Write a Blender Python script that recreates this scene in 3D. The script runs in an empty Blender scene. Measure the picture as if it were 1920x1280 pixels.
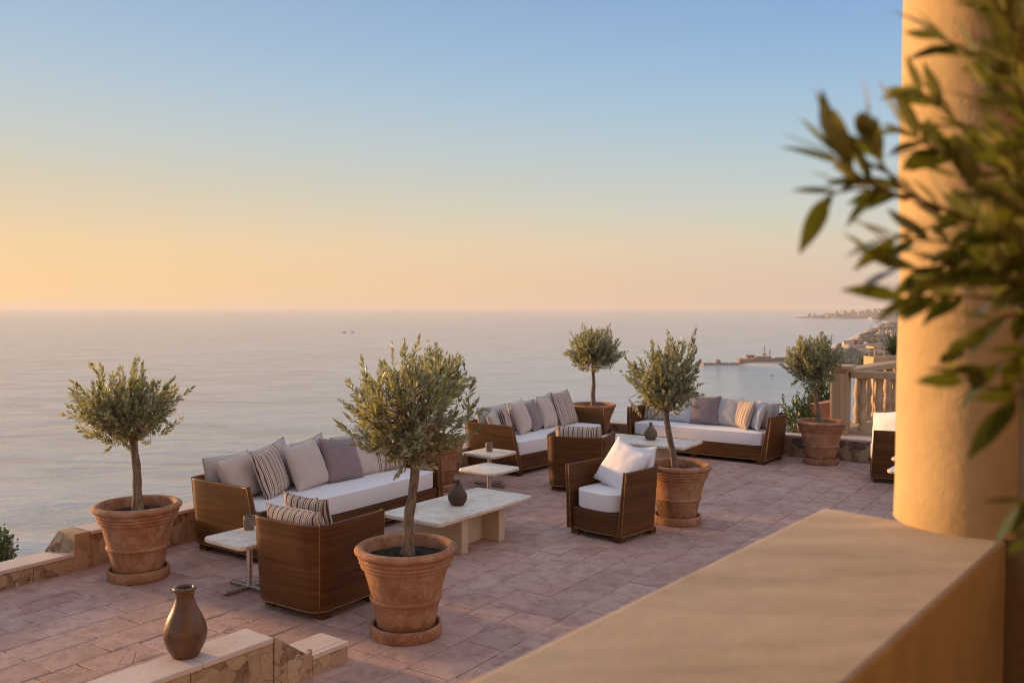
import bpy, bmesh, math, random
import numpy as np
from mathutils import Vector, Matrix, noise as mnoise

rng = random.Random(7)
SC = bpy.context.scene
COL = SC.collection
R = math.radians

# ---------------------------------------------------------------- camera
CAM_Z = 2.4
F = 1680.0                       # focal length in photo pixels (1920 wide)
PITCH = math.atan(65 / F)
cam_d = bpy.data.cameras.new('camera')
cam = bpy.data.objects.new('camera', cam_d)
COL.objects.link(cam)
cam.location = (0, 0, CAM_Z)
cam.rotation_euler = (R(90) - PITCH, 0, 0)
cam_d.sensor_width = 36
cam_d.lens = F / 1920 * 36
cam_d.clip_start = 0.05
cam_d.clip_end = 300000
cam_d.dof.use_dof = True
cam_d.dof.focus_distance = 8.5
cam_d.dof.aperture_fstop = 3.0
SC.camera = cam

# ---------------------------------------------------------------- sky and sun
SUN_AZ = R(-60)                  # measured from +Y towards +X
SUN_EL = R(7.0)
world = bpy.data.worlds.new('World')
SC.world = world
world.use_nodes = True
wn, wl = world.node_tree.nodes, world.node_tree.links
wn.clear()
w_out = wn.new('ShaderNodeOutputWorld')
w_bg = wn.new('ShaderNodeBackground')

def lin(c, k=1.0):
    return tuple(k * ((v / 255 / 12.92) if v <= 10 else ((v / 255 + .055) / 1.055) ** 2.4) for v in c) + (1,)


def w_node(op, a, b=None):
    nd = wn.new('ShaderNodeMath')
    nd.operation = op
    for i, v in enumerate((a, b)):
        if v is None:
            continue
        if hasattr(v, 'is_output'):
            wl.new(v, nd.inputs[i])
        else:
            nd.inputs[i].default_value = v
    return nd.outputs[0]


def w_ramp(fac, stops):
    nd = wn.new('ShaderNodeValToRGB')
    nd.color_ramp.interpolation = 'EASE' if False else 'LINEAR'
    el = nd.color_ramp.elements
    while len(el) < len(stops):
        el.new(.5)
    for e, (p, c) in zip(el, stops):
        e.position = p
        e.color = c
    wl.new(fac, nd.inputs[0])
    return nd.outputs[0]


# an evening sky: colour by elevation, for four azimuths away from the sun
w_tc = wn.new('ShaderNodeTexCoord')
w_sep = wn.new('ShaderNodeSeparateXYZ')
wl.new(w_tc.outputs['Generated'], w_sep.inputs[0])
w_el = w_node('DIVIDE', w_node('ARCSINE', w_node('MAXIMUM', w_sep.outputs[2], 0.0)), math.pi / 2)
w_e = w_node('POWER', w_el, .5)                    # finer steps near the horizon
w_dot = w_node('ADD', w_node('MULTIPLY', w_sep.outputs[0], math.sin(SUN_AZ)), w_node('MULTIPLY', w_sep.outputs[1], math.cos(SUN_AZ)))
w_len = w_node('SQRT', w_node('ADD', w_node('MULTIPLY', w_sep.outputs[0], w_sep.outputs[0]), w_node('ADD', w_node('MULTIPLY', w_sep.outputs[1], w_sep.outputs[1]), 1e-6)))
w_az = w_node('DIVIDE', w_node('ARCCOSINE', w_node('MINIMUM', w_node('MAXIMUM', w_node('DIVIDE', w_dot, w_len), -1.0), 1.0)), math.pi)


def elev(lst):
    return [((d / 90) ** .5, lin(c, k)) for d, c, k in lst]


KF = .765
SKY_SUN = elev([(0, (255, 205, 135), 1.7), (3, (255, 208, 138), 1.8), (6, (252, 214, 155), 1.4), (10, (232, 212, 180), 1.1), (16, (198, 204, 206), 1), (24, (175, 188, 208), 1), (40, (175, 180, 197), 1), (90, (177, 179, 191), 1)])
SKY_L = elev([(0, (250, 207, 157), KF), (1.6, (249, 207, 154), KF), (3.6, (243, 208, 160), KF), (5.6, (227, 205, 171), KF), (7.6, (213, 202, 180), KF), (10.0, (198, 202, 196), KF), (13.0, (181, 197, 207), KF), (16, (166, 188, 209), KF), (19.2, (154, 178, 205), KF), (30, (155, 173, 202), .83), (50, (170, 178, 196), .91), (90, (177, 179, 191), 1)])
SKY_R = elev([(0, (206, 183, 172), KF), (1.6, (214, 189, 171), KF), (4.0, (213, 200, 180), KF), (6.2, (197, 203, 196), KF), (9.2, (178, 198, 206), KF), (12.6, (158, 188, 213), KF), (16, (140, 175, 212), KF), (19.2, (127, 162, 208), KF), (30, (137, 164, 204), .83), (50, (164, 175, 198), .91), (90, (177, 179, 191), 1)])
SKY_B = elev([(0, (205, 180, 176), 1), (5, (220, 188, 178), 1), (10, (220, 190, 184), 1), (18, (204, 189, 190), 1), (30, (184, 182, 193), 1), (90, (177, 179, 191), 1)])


def w_mix(f, a, b):
    nd = wn.new('ShaderNodeMix')
    nd.data_type = 'RGBA'
    wl.new(f, nd.inputs[0])
    wl.new(a, nd.inputs[6])
    wl.new(b, nd.inputs[7])
    return nd.outputs[2]


def w_step(x, a, b):
    nd = wn.new('ShaderNodeMapRange')
    wl.new(x, nd.inputs[0])
    nd.inputs[1].default_value, nd.inputs[2].default_value = a, b
    return nd.outputs[0]


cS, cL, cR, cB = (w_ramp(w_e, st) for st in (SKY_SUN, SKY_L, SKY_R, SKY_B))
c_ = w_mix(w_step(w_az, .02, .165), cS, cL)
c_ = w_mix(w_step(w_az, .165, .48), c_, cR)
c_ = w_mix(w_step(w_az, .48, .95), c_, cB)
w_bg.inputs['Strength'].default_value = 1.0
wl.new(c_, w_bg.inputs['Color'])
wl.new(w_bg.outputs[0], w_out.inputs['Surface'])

sun_d = bpy.data.lights.new('sun', 'SUN')
sun = bpy.data.objects.new('sun', sun_d)
COL.objects.link(sun)
sun_d.energy = 5.0
sun_d.angle = R(6.0)
sun_d.color = (1.0, 0.56, 0.22)
sd = Vector((math.sin(SUN_AZ) * math.cos(SUN_EL), math.cos(SUN_AZ) * math.cos(SUN_EL), math.sin(SUN_EL)))
sun.rotation_euler = sd.to_track_quat('Z', 'Y').to_euler()

SC.view_settings.view_transform = 'Standard'
SC.view_settings.look = 'None'
SC.view_settings.gamma = 1
SC.view_settings.use_curve_mapping = False
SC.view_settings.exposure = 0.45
SC.render.engine = 'CYCLES'
SC.cycles.use_denoising = True
SC.cycles.use_adaptive_sampling = False
SC.cycles.filter_width = 1.15
SC.cycles.max_bounces = 6
SC.cycles.diffuse_bounces = 3
SC.cycles.glossy_bounces = 3
SC.cycles.transmission_bounces = 3
SC.cycles.volume_bounces = 0
SC.cycles.caustics_reflective = False
SC.cycles.caustics_refractive = False
SC.cycles.sample_clamp_indirect = 6


def ray(px, py):
    """world direction through a photo pixel"""
    u, v = (px - 960) / F, -(py - 640) / F
    c, s = math.cos(PITCH), math.sin(PITCH)
    return Vector((u, c + v * s, -s + v * c))


def at(px, py, z=0.0):
    """world point on the level z seen at a photo pixel"""
    d = ray(px, py)
    t = (z - CAM_Z) / d.z
    return Vector((d.x * t, d.y * t, z))


def at_y(px, py, y):
    """world point at forward distance y seen at a photo pixel"""
    d = ray(px, py)
    t = y / d.y
    return Vector((d.x * t, y, CAM_Z + d.z * t))


# ---------------------------------------------------------------- node helper
class NT:
    def __init__(self, name):
        self.m = bpy.data.materials.new(name)
        self.m.use_nodes = True
        self.t = self.m.node_tree
        self.t.nodes.clear()
        self.out = self.n('ShaderNodeOutputMaterial')
        self.b = self.n('ShaderNodeBsdfPrincipled')
        self.l(self.b.outputs[0], self.out.inputs[0])

    def n(self, typ, **kw):
        nd = self.t.nodes.new(typ)
        for k, v in kw.items():
            setattr(nd, k, v)
        return nd

    def l(self, a, b):
        self.t.links.new(a, b)

    def set(self, nd, key, v):
        if hasattr(v, 'is_output'):
            self.l(v, nd.inputs[key])
        else:
            if isinstance(v, tuple) and len(v) == 3 and nd.inputs[key].type == 'RGBA':
                v = (*v, 1)
            nd.inputs[key].default_value = v

    def coord(self, kind='Object', scale=(1, 1, 1), rot=(0, 0, 0), loc=(0, 0, 0)):
        if kind == 'World':
            o = self.n('ShaderNodeNewGeometry').outputs['Position']
        else:
            o = self.n('ShaderNodeTexCoord').outputs[kind]
        m = self.n('ShaderNodeMapping')
        self.l(o, m.inputs[0])
        m.inputs['Scale'].default_value = scale
        m.inputs['Rotation'].default_value = rot
        m.inputs['Location'].default_value = loc
        return m.outputs[0]

    def rand(self):
        """random per object plus random per island"""
        a = self.n('ShaderNodeObjectInfo').outputs['Random']
        b = self.n('ShaderNodeNewGeometry').outputs['Random Per Island']
        return self.math('FRACT', self.math('ADD', a, b))

    def math(self, op, a, b=None, c=None):
        nd = self.n('ShaderNodeMath', operation=op)
        self.set(nd, 0, a)
        if b is not None:
            self.set(nd, 1, b)
        if c is not None:
            self.set(nd, 2, c)
        return nd.outputs[0]

    def noise(self, vec, scale=5, detail=4, rough=0.55, dist=0.0, dim='3D', col=False):
        nd = self.n('ShaderNodeTexNoise', noise_dimensions=dim)
        if dim != '1D':
            self.l(vec, nd.inputs['Vector'])
        nd.inputs['Scale'].default_value = scale
        nd.inputs['Detail'].default_value = detail
        nd.inputs['Roughness'].default_value = rough
        nd.inputs['Distortion'].default_value = dist
        return nd.outputs['Color' if col else 'Fac']

    def vor(self, vec, scale=5, feature='F1', out='Distance', rnd=1.0):
        nd = self.n('ShaderNodeTexVoronoi', feature=feature)
        self.l(vec, nd.inputs['Vector'])
        nd.inputs['Scale'].default_value = scale
        nd.inputs['Randomness'].default_value = rnd
        return nd.outputs[out]

    def ramp(self, fac, stops, interp='LINEAR'):
        nd = self.n('ShaderNodeValToRGB')
        nd.color_ramp.interpolation = interp
        el = nd.color_ramp.elements
        while len(el) < len(stops):
            el.new(0.5)
        for e, (p, c) in zip(el, stops):
            e.position = p
            c = (c, c, c) if isinstance(c, (int, float)) else c
            e.color = (*c, 1) if len(c) == 3 else c
        self.set(nd, 0, fac)
        return nd.outputs[0]

    def mix(self, fac, a, b, mode='MIX'):
        nd = self.n('ShaderNodeMix', data_type='RGBA', blend_type=mode)
        self.set(nd, 0, fac)
        for k, v in ((6, a), (7, b)):
            if hasattr(v, 'is_output'):
                self.l(v, nd.inputs[k])
            else:
                nd.inputs[k].default_value = (*v, 1)
        return nd.outputs[2]

    def bump(self, h, strength=0.3, dist=0.01, normal=None):
        nd = self.n('ShaderNodeBump')
        nd.inputs['Strength'].default_value = strength
        nd.inputs['Distance'].default_value = dist
        self.l(h, nd.inputs['Height'])
        if normal is not None:
            self.l(normal, nd.inputs['Normal'])
        return nd.outputs[0]

    def done(self, col=None, rough=None, normal=None, metal=None, spec=None, **kw):
        if col is not None:
            self.set(self.b, 'Base Color', col)
        if rough is not None:
            self.set(self.b, 'Roughness', rough)
        if normal is not None:
            self.l(normal, self.b.inputs['Normal'])
        if metal is not None:
            self.set(self.b, 'Metallic', metal)
        if spec is not None:
            self.set(self.b, 'Specular IOR Level', spec)
        for k, v in kw.items():
            self.set(self.b, k, v)
        return self.m


# ---------------------------------------------------------------- materials
def m_tile():
    t = NT('terrace_tile')
    p = t.coord('World')
    r = t.rand()
    base = t.ramp(r, [(0.0, (.41, .235, .175)), (.25, (.51, .295, .225)), (.5, (.47, .27, .20)), (.75, (.56, .34, .265)), (1.0, (.38, .215, .16))])
    n1 = t.noise(p, 1.6, 5, .6)
    c = t.mix(t.ramp(n1, [(.35, 0.0), (.7, .55)]), base, (.56, .40, .33))
    n2 = t.noise(p, 7, 6, .65, .6)
    c = t.mix(t.ramp(n2, [(.46, 0.0), (.68, .6)]), c, (.24, .135, .11))
    n3 = t.noise(p, 38, 4, .7)
    c = t.mix(t.ramp(n3, [(.3, .35), (.5, 0.0)]), c, (.27, .16, .13))
    crack = t.vor(t.coord('World', (1, 1, .2)), 2.3, 'DISTANCE_TO_EDGE')
    crk = t.math('MULTIPLY', t.ramp(crack, [(.0, 1.0), (.006, 0.0)]), t.ramp(t.noise(p, 2.4, 2), [(.54, 0.0), (.64, .6)]))
    c = t.mix(crk, c, (.06, .035, .03))
    h = t.math('ADD', t.noise(p, 22, 6, .6), t.math('MULTIPLY', n2, 1.6))
    h = t.math('SUBTRACT', h, t.math('MULTIPLY', crk, 1.2))
    return t.done(c, t.ramp(n2, [(.3, .62), (.7, .85)]), t.bump(h, .5, .006), spec=.35)


def m_simple(name, col, rough=.8, var=.25, scale=6, bump=.3, bdist=.004, kind='Object', **kw):
    t = NT(name)
    p = t.coord(kind)
    n = t.noise(p, scale, 6, .6)
    lo = tuple(x * (1 - var) for x in col)
    hi = tuple(min(1, x * (1 + var)) for x in col)
    c = t.ramp(n, [(.3, lo), (.7, hi)])
    return t.done(c, rough, t.bump(t.noise(p, scale * 6, 5, .6), bump, bdist), **kw)


def m_limestone(name, c0, c1, pits=0.0):
    t = NT(name)
    p = t.coord('World')
    n = t.noise(p, 2.5, 6, .6)
    c = t.ramp(n, [(.3, c0), (.7, c1)])
    n2 = t.noise(p, 26, 5, .7)
    c = t.mix(t.ramp(n2, [(.58, 0.0), (.75, .5)]), c, tuple(x * .5 for x in c0))
    return t.done(c, .8, t.bump(t.math('ADD', t.noise(p, 14, 5, .6), n2), .3, .005), spec=.3)


def m_breccia():
    t = NT('breccia_stone')
    p = t.coord('World')
    w = t.noise(p, 3.0, 4, .6, col=True)
    pw = t.n('ShaderNodeVectorMath', operation='ADD')
    t.l(p, pw.inputs[0])
    sc = t.n('ShaderNodeVectorMath', operation='SCALE')
    t.l(w, sc.inputs[0])
    sc.inputs['Scale'].default_value = .28
    t.l(sc.outputs[0], pw.inputs[1])
    v = pw.outputs[0]
    cells = t.vor(v, 7.5, 'F1', 'Color')
    sep = t.n('ShaderNodeSeparateColor')
    t.l(cells, sep.inputs[0])
    c = t.ramp(sep.outputs[0], [(0, (.30, .19, .11)), (.35, (.44, .30, .18)), (.6, (.38, .25, .145)), (.74, (.50, .36, .23)), (.80, (.20, .115, .06)), (1, (.16, .09, .05))])
    e = t.vor(v, 7.5, 'DISTANCE_TO_EDGE')
    vein = t.math('MULTIPLY', t.ramp(e, [(0, 1.0), (.045, 0.0)]), t.ramp(t.noise(p, 5, 3), [(.4, 0.0), (.6, .9)]))
    c = t.mix(vein, c, (.15, .085, .045))
    n = t.noise(p, 15, 6, .7)
    c = t.mix(t.ramp(n, [(.4, 0.0), (.75, .7)]), c, (.52, .39, .26))
    c = t.mix(t.ramp(t.noise(p, 30, 5, .7), [(.58, 0.0), (.7, .7)]), c, (.16, .09, .05))
    h = t.math('SUBTRACT', n, t.math('MULTIPLY', vein, .6))
    return t.done(c, .85, t.bump(h, .6, .012), spec=.25)


def m_wood(name='walnut_veneer', k=1.0):
    t = NT(name)
    o = t.n('ShaderNodeObjectInfo').outputs['Random']
    p = t.coord('Object', (1.2, 1.2, 26))
    a = t.n('ShaderNodeVectorMath', operation='ADD')
    t.l(p, a.inputs[0])
    cx = t.n('ShaderNodeCombineXYZ')
    t.l(t.math('MULTIPLY', o, 40), cx.inputs[2])
    t.l(cx.outputs[0], a.inputs[1])
    v = a.outputs[0]
    n = t.noise(v, 1.3, 8, .62, .5)
    wide = t.noise(v, .28, 3, .5, .3)
    c = t.ramp(n, [(.25, (.10 * k, .036 * k, .009 * k)), (.5, (.19 * k, .072 * k, .020 * k)), (.75, (.29 * k, .122 * k, .036 * k))])
    c = t.mix(t.ramp(wide, [(.35, 0.0), (.7, .55)]), c, (.085 * k, .029 * k, .008 * k))
    fine = t.noise(t.coord('Object', (8, 8, 220)), 1.0, 3, .6)
    c = t.mix(t.ramp(fine, [(.55, 0.0), (.8, .4)]), c, (.05, .018, .006))
    return t.done(c, t.ramp(n, [(.3, .50), (.7, .62)]), t.bump(fine, .12, .002), spec=.22, **{'Coat Weight': .03, 'Coat Roughness': .3})


def m_fabric(name, col, var=.12, weave=420, sheen=.25):
    t = NT(name)
    p = t.coord('Object')
    n = t.noise(p, 5, 5, .6)
    c = t.ramp(n, [(.3, tuple(x * (1 - var) for x in col)), (.7, tuple(min(1, x * (1 + var * .6)) for x in col))])
    wv = t.noise(t.coord('Object', (1, 1, 1)), weave, 2, .5)
    c = t.mix(t.ramp(wv, [(.35, .16), (.6, 0.0)]), c, tuple(x * .5 for x in col))
    h = t.math('ADD', t.math('MULTIPLY', wv, .25), t.noise(p, 11, 3, .5, .8))
    return t.done(c, .92, t.bump(h, .35, .008), spec=.15, **{'Sheen Weight': sheen, 'Sheen Roughness': .5})


def m_stripe(name, axis='X', freq=1.0):
    t = NT(name)
    p = t.coord('Object')
    wob = t.noise(p, 9, 3, .5)
    sp = t.n('ShaderNodeSeparateXYZ')
    t.l(p, sp.inputs[0])
    x = t.math('ADD', sp.outputs[axis], t.math('MULTIPLY', t.math('SUBTRACT', wob, .5), .012))
    x = t.math('MULTIPLY', x, 14.0 * freq)
    f = t.math('FRACT', x)
    cells = t.n('ShaderNodeTexWhiteNoise', noise_dimensions='1D')
    t.l(t.math('FLOOR', x), cells.inputs['W'])
    cream, brown, rust, grey = (.68, .56, .46), (.10, .050, .032), (.30, .14, .08), (.32, .21, .165)
    a = t.ramp(f, [(0, brown), (.24, cream), (.44, rust), (.52, cream), (.72, grey), (.80, cream)], 'CONSTANT')
    b = t.ramp(f, [(0, brown), (.18, cream), (.38, brown), (.52, cream), (.76, rust), (.86, cream)], 'CONSTANT')
    c = t.mix(t.math('GREATER_THAN', cells.outputs['Value'], .5), a, b)
    wv = t.noise(p, 300, 2, .5)
    c = t.mix(t.ramp(wv, [(.35, .3), (.6, 0.0)]), c, (.12, .08, .06))
    h = t.math('ADD', t.math('MULTIPLY', wv, .4), t.noise(p, 12, 3, .5, .8))
    return t.done(c, .93, t.bump(h, .4, .008), spec=.12, **{'Sheen Weight': .2})


def m_travertine(name='travertine', k=1.0):
    t = NT(name)
    p = t.coord('Object')
    ps = t.coord('Object', (1, 1, 3.0))
    n = t.noise(ps, 4, 6, .6, .4)
    c = t.ramp(n, [(.3, (.64 * k, .51 * k, .37 * k)), (.5, (.78 * k, .66 * k, .52 * k)), (.75, (.84 * k, .75 * k, .62 * k))])
    pit = t.noise(ps, 42, 4, .72, .3)
    m = t.math('MULTIPLY', t.ramp(pit, [(.54, 0.0), (.60, 1.0)]), t.ramp(t.noise(p, 7, 3), [(.40, 0.0), (.55, 1.0)]))
    geo = t.n('ShaderNodeNewGeometry')
    sp = t.n('ShaderNodeSeparateXYZ')
    t.l(geo.outputs['Normal'], sp.inputs[0])
    side = t.ramp(t.math('ABSOLUTE', sp.outputs[2]), [(.55, 1.0), (.9, .42)])   # the sawn edge is left unfilled
    m2 = t.math('MULTIPLY', m, side)
    c = t.mix(m2, c, (.20, .11, .06))
    h = t.math('SUBTRACT', t.math('MULTIPLY', t.noise(p, 60, 3), .15), m2)
    return t.done(c, t.ramp(m, [(0, .38), (1, .9)]), t.bump(h, .5, .006), spec=.45)


def m_terracotta():
    t = NT('terracotta')
    p0 = t.coord('Object')
    o = t.n('ShaderNodeObjectInfo').outputs['Random']
    a = t.n('ShaderNodeVectorMath', operation='ADD')
    t.l(p0, a.inputs[0])
    cx = t.n('ShaderNodeCombineXYZ')
    for i in range(3):
        t.l(t.math('MULTIPLY', o, 17.0 + i * 9), cx.inputs[i])
    t.l(cx.outputs[0], a.inputs[1])
    p = a.outputs[0]
    n = t.noise(p, 3.2, 6, .62)
    c = t.ramp(n, [(.25, (.23, .098, .042)), (.5, (.345, .155, .072)), (.75, (.44, .215, .115))])
    lime = t.noise(p, 9, 8, .74, .4)
    c = t.mix(t.ramp(lime, [(.47, 0.0), (.70, .70)]), c, (.56, .37, .25))
    dark = t.noise(p, 5.5, 6, .7)
    c = t.mix(t.ramp(dark, [(.55, 0.0), (.75, .6)]), c, (.15, .060, .030))
    sp = t.noise(p, 85, 3, .7)
    c = t.mix(t.ramp(sp, [(.62, 0.0), (.70, .7)]), c, (.70, .55, .45))
    h = t.math('ADD', t.noise(p, 40, 5, .65), t.math('MULTIPLY', lime, .8))
    return t.done(c, .86, t.bump(h, .45, .006), spec=.25)


def m_soil():
    t = NT('potting_soil')
    p = t.coord('Object')
    n = t.noise(p, 60, 5, .8)
    c = t.ramp(n, [(.3, (.015, .011, .008)), (.55, (.055, .038, .028)), (.72, (.17, .125, .09))])
    return t.done(c, .95, t.bump(n, 1.0, .02), spec=.2)


def m_bark():
    t = NT('olive_bark')
    p = t.coord('Object', (1, 1, .25))
    n = t.noise(p, 42, 6, .7, .6)
    c = t.ramp(n, [(.3, (.07, .045, .028)), (.5, (.21, .15, .10)), (.75, (.36, .28, .20))])
    return t.done(c, .92, t.bump(n, .9, .012), spec=.2)


def m_leaf(name, top, under, trans=.25, rough=.36):
    t = NT(name)
    r = t.rand()
    geo = t.n('ShaderNodeNewGeometry')
    ct = t.ramp(r, [(0, tuple(x * .38 for x in top)), (.45, tuple(x * .85 for x in top)), (.8, tuple(x * 1.35 for x in top)), (1, (top[0] * 2.1, top[1] * 1.7, top[2] * 1.2))])  # random leaf tone; its gold end paints in sunlit highlights
    cu = t.ramp(r, [(0, tuple(x * .75 for x in under)), (1, tuple(x * 1.15 for x in under))])
    c = t.mix(geo.outputs['Backfacing'], ct, cu)
    m = t.done(c, rough, spec=.6)
    tr = t.n('ShaderNodeBsdfTranslucent')
    t.l(t.mix(.5, c, tuple(min(1, x * 1.7) for x in (top[0] * .9, top[1], top[2] * .6))), tr.inputs['Color'])
    mx = t.n('ShaderNodeMixShader')
    mx.inputs[0].default_value = trans
    t.l(t.b.outputs[0], mx.inputs[1])
    t.l(tr.outputs[0], mx.inputs[2])
    t.l(mx.outputs[0], t.out.inputs[0])
    return m


def m_plaster(name, c0, c1, k=1.0, streak=False):
    t = NT(name)
    p = t.coord('World')
    n = t.noise(p, 2.2, 6, .62)
    c = t.ramp(n, [(.3, c0), (.7, c1)])
    n2 = t.noise(t.coord('World', (1, 1, .35)), 9, 6, .7, .5)
    c = t.mix(t.ramp(n2, [(.5, 0.0), (.75, .45 * k)]), c, tuple(x * .62 for x in c0))
    if streak:                      # trowel bands and rain stains running across the top
        sv = t.coord('World', (1.1, 5.0, 2.0), (0, 0, R(-38)))
        c = t.mix(t.ramp(t.noise(sv, 1.6, 4, .55, .4), [(.42, 0.0), (.66, .55)]), c, tuple(x * .70 for x in c0))
        c = t.mix(t.ramp(t.noise(p, 3.5, 2, .5), [(.66, 0.0), (.76, .35)]), c, tuple(x * .55 for x in c0))
    pit = t.noise(p, 45, 3, .6)
    h = t.math('ADD', t.math('MULTIPLY', t.noise(p, 7, 5, .6), 2.2), t.ramp(pit, [(.28, 0.0), (.36, 1.0)]))
    return t.done(c, .9, t.bump(h, .55 * k, .012), spec=.2)


def m_sea():
    t = NT('sea_water')
    p = t.coord('World', (1, 1, 1), (0, 0, R(12)))
    pa = t.coord('World', (.6, 1.35, 1), (0, 0, R(10)))
    swell = t.noise(pa, .021, 4, .55, .6)
    chop = t.noise(pa, .22, 5, .6)
    rip = t.noise(p, 1.1, 4, .6)
    h = t.math('ADD', t.math('MULTIPLY', swell, 11.0), t.math('ADD', t.math('MULTIPLY', chop, 2.3), t.math('MULTIPLY', rip, .42)))
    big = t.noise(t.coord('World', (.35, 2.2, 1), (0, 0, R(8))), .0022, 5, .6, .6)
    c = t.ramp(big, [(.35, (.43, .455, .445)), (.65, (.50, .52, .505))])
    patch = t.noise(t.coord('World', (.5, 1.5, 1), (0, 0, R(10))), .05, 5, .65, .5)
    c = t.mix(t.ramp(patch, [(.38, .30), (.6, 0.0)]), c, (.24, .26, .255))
    c = t.mix(t.ramp(chop, [(.46, 0.0), (.68, .55)]), c, (.63, .64, .61))  # crests lightened in the base colour, painting in sky reflection
    c = t.mix(t.ramp(swell, [(.36, .75), (.55, 0.0)]), c, (.23, .245, .235))  # swell troughs darkened in colour, a painted reflection contrast
    # paler turquoise shallows inside the bay
    vd = t.n('ShaderNodeVectorMath', operation='DISTANCE')
    t.l(t.coord('World', (1, .62, 0)), vd.inputs[0])
    vd.inputs[1].default_value = (330, 560, 0)
    c = t.mix(t.ramp(t.math('DIVIDE', vd.outputs['Value'], 620.0), [(.35, .75), (1.0, 0.0)]), c, (.36, .47, .49))
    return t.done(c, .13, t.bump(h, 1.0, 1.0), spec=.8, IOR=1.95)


def m_land():
    t = NT('coastal_land')
    p = t.coord('World')
    n = t.noise(p, .011, 6, .65)
    c = t.ramp(n, [(.35, (.11, .095, .075)), (.48, (.19, .155, .12)), (.56, (.38, .29, .23)), (.70, (.15, .125, .10))])
    n2 = t.noise(p, .07, 5, .7)
    c = t.mix(t.ramp(n2, [(.45, 0.0), (.62, .7)]), c, (.085, .08, .06))
    sp = t.n('ShaderNodeSeparateXYZ')
    t.l(p, sp.inputs[0])
    beach = t.ramp(t.math('ADD', sp.outputs[2], t.math('MULTIPLY', t.noise(p, .02, 3), 3.0)), [(0, 1.0), (1, 1.0)])
    mr = t.n('ShaderNodeMapRange')
    t.l(sp.outputs[2], mr.inputs[0])
    mr.inputs[1].default_value, mr.inputs[2].default_value = -77.6 + 1.8, -77.6 + 5.0
    mr.inputs[3].default_value, mr.inputs[4].default_value = 1.0, 0.0
    c = t.mix(mr.outputs[0], c, (.66, .57, .47))
    return t.done(c, .95, t.bump(n2, .5, 3.0), spec=.1)


def m_steel():
    t = NT('brushed_steel')
    p = t.coord('Object', (1, 1, .05))
    n = t.noise(p, 90, 3, .6)
    return t.done((.62, .61, .60), t.ramp(n, [(.3, .24), (.7, .36)]), t.bump(n, .08, .001), metal=1.0)


def m_glaze(name, c0, c1, rough):
    t = NT(name)
    p = t.coord('Object')
    n = t.noise(p, 9, 6, .68, .6)
    c = t.ramp(n, [(.3, c0), (.55, c1), (.8, tuple(x * 1.5 for x in c1))])
    n2 = t.noise(p, 24, 5, .7)
    c = t.mix(t.ramp(n2, [(.55, 0.0), (.75, .5)]), c, tuple(x * .35 for x in c0))
    return t.done(c, t.ramp(n2, [(.3, rough), (.7, rough + .18)]), t.bump(n2, .25, .004), spec=.42)


M = {}
M['tile'] = m_tile()
M['mortar'] = m_simple('mortar_bed', (.22, .135, .11), .95, .4, 9, .5, .006, 'World')
M['coping'] = m_limestone('limestone_coping', (.56, .43, .35), (.70, .57, .48))
M['breccia'] = m_breccia()
M['dark_stone'] = m_simple('dark_river_stone', (.17, .12, .09), .85, .35, 14, .5, .01)
M['wood'] = m_wood(k=.64)
M['legwood'] = m_wood('leg_wood', .6)
M['trim'] = m_simple('golden_edge_trim', (.33, .18, .055), .5, .3, 20, .2, .001)
M['seat'] = m_fabric('seat_canvas', (.84, .78, .76), .04)
M['white'] = m_fabric('white_cotton', (.86, .81, .80), .03)
M['beige'] = m_fabric('beige_linen', (.57, .47, .40), .08)
M['mauve'] = m_fabric('mauve_linen', (.27, .20, .195), .10)
M['lilac'] = m_fabric('grey_lilac_linen', (.50, .45, .43), .08)
M['pale'] = m_fabric('pale_grey_linen', (.58, .55, .56), .06)
M['stripe'] = m_stripe('striped_weave')
M['stripe_fine'] = m_stripe('striped_weave_fine', 'X', 1.15)
M['travertine'] = m_travertine()
M['travertine_leg'] = m_limestone('travertine_leg', (.50, .37, .23), (.64, .50, .34))
M['steel'] = m_steel()
M['rubber'] = m_simple('black_rubber', (.03, .028, .027), .7, .1)
M['terracotta'] = m_terracotta()
M['soil'] = m_soil()
M['bark'] = m_bark()
M['leaf'] = m_leaf('olive_leaf', (.245, .238, .105), (.46, .44, .31), .42)
M['leaf_near'] = m_leaf('olive_leaf_near', (.125, .145, .024), (.36, .33, .11), .40, .27)
M['shrub'] = m_leaf('shrub_leaf', (.055, .105, .022), (.10, .14, .05))
M['palm'] = m_leaf('palm_leaf', (.07, .10, .03), (.10, .13, .05))
M['glaze'] = m_glaze('dark_brown_glaze', (.045, .020, .009), (.075, .034, .014), .36)
M['glaze2'] = m_glaze('grey_brown_glaze', (.095, .060, .034), (.14, .09, .052), .46)
M['bronze'] = m_glaze('burnished_clay', (.085, .040, .019), (.14, .068, .032), .27)
M['cup'] = m_glaze('stoneware_cup', (.13, .10, .075), (.22, .175, .13), .6)
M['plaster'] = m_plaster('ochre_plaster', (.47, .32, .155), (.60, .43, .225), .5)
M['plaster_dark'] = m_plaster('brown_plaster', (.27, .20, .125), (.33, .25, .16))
M['slab'] = m_plaster('parapet_plaster', (.56, .45, .325), (.66, .55, .41), .16, True)
M['floor_up'] = m_simple('upper_floor', (.30, .18, .10), .9, .2, 3, .4, .004, 'World')
M['sandstone'] = m_limestone('sandstone', (.46, .30, .165), (.57, .40, .24))
M['clay_wall'] = m_simple('clay_wall', (.36, .17, .105), .9, .2, 3, .4, .01, 'World')
M['sea'] = m_sea()
M['land'] = m_land()
M['house'] = m_simple('house_wall', (.60, .50, .42), .9, .15, 1, .1, .01)
M['roof'] = m_simple('house_roof', (.36, .18, .11), .9, .2, 1, .1, .01)
M['fort'] = m_simple('fort_stone', (.30, .19, .13), .95, .3, .15, .4, .2, 'World')
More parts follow.
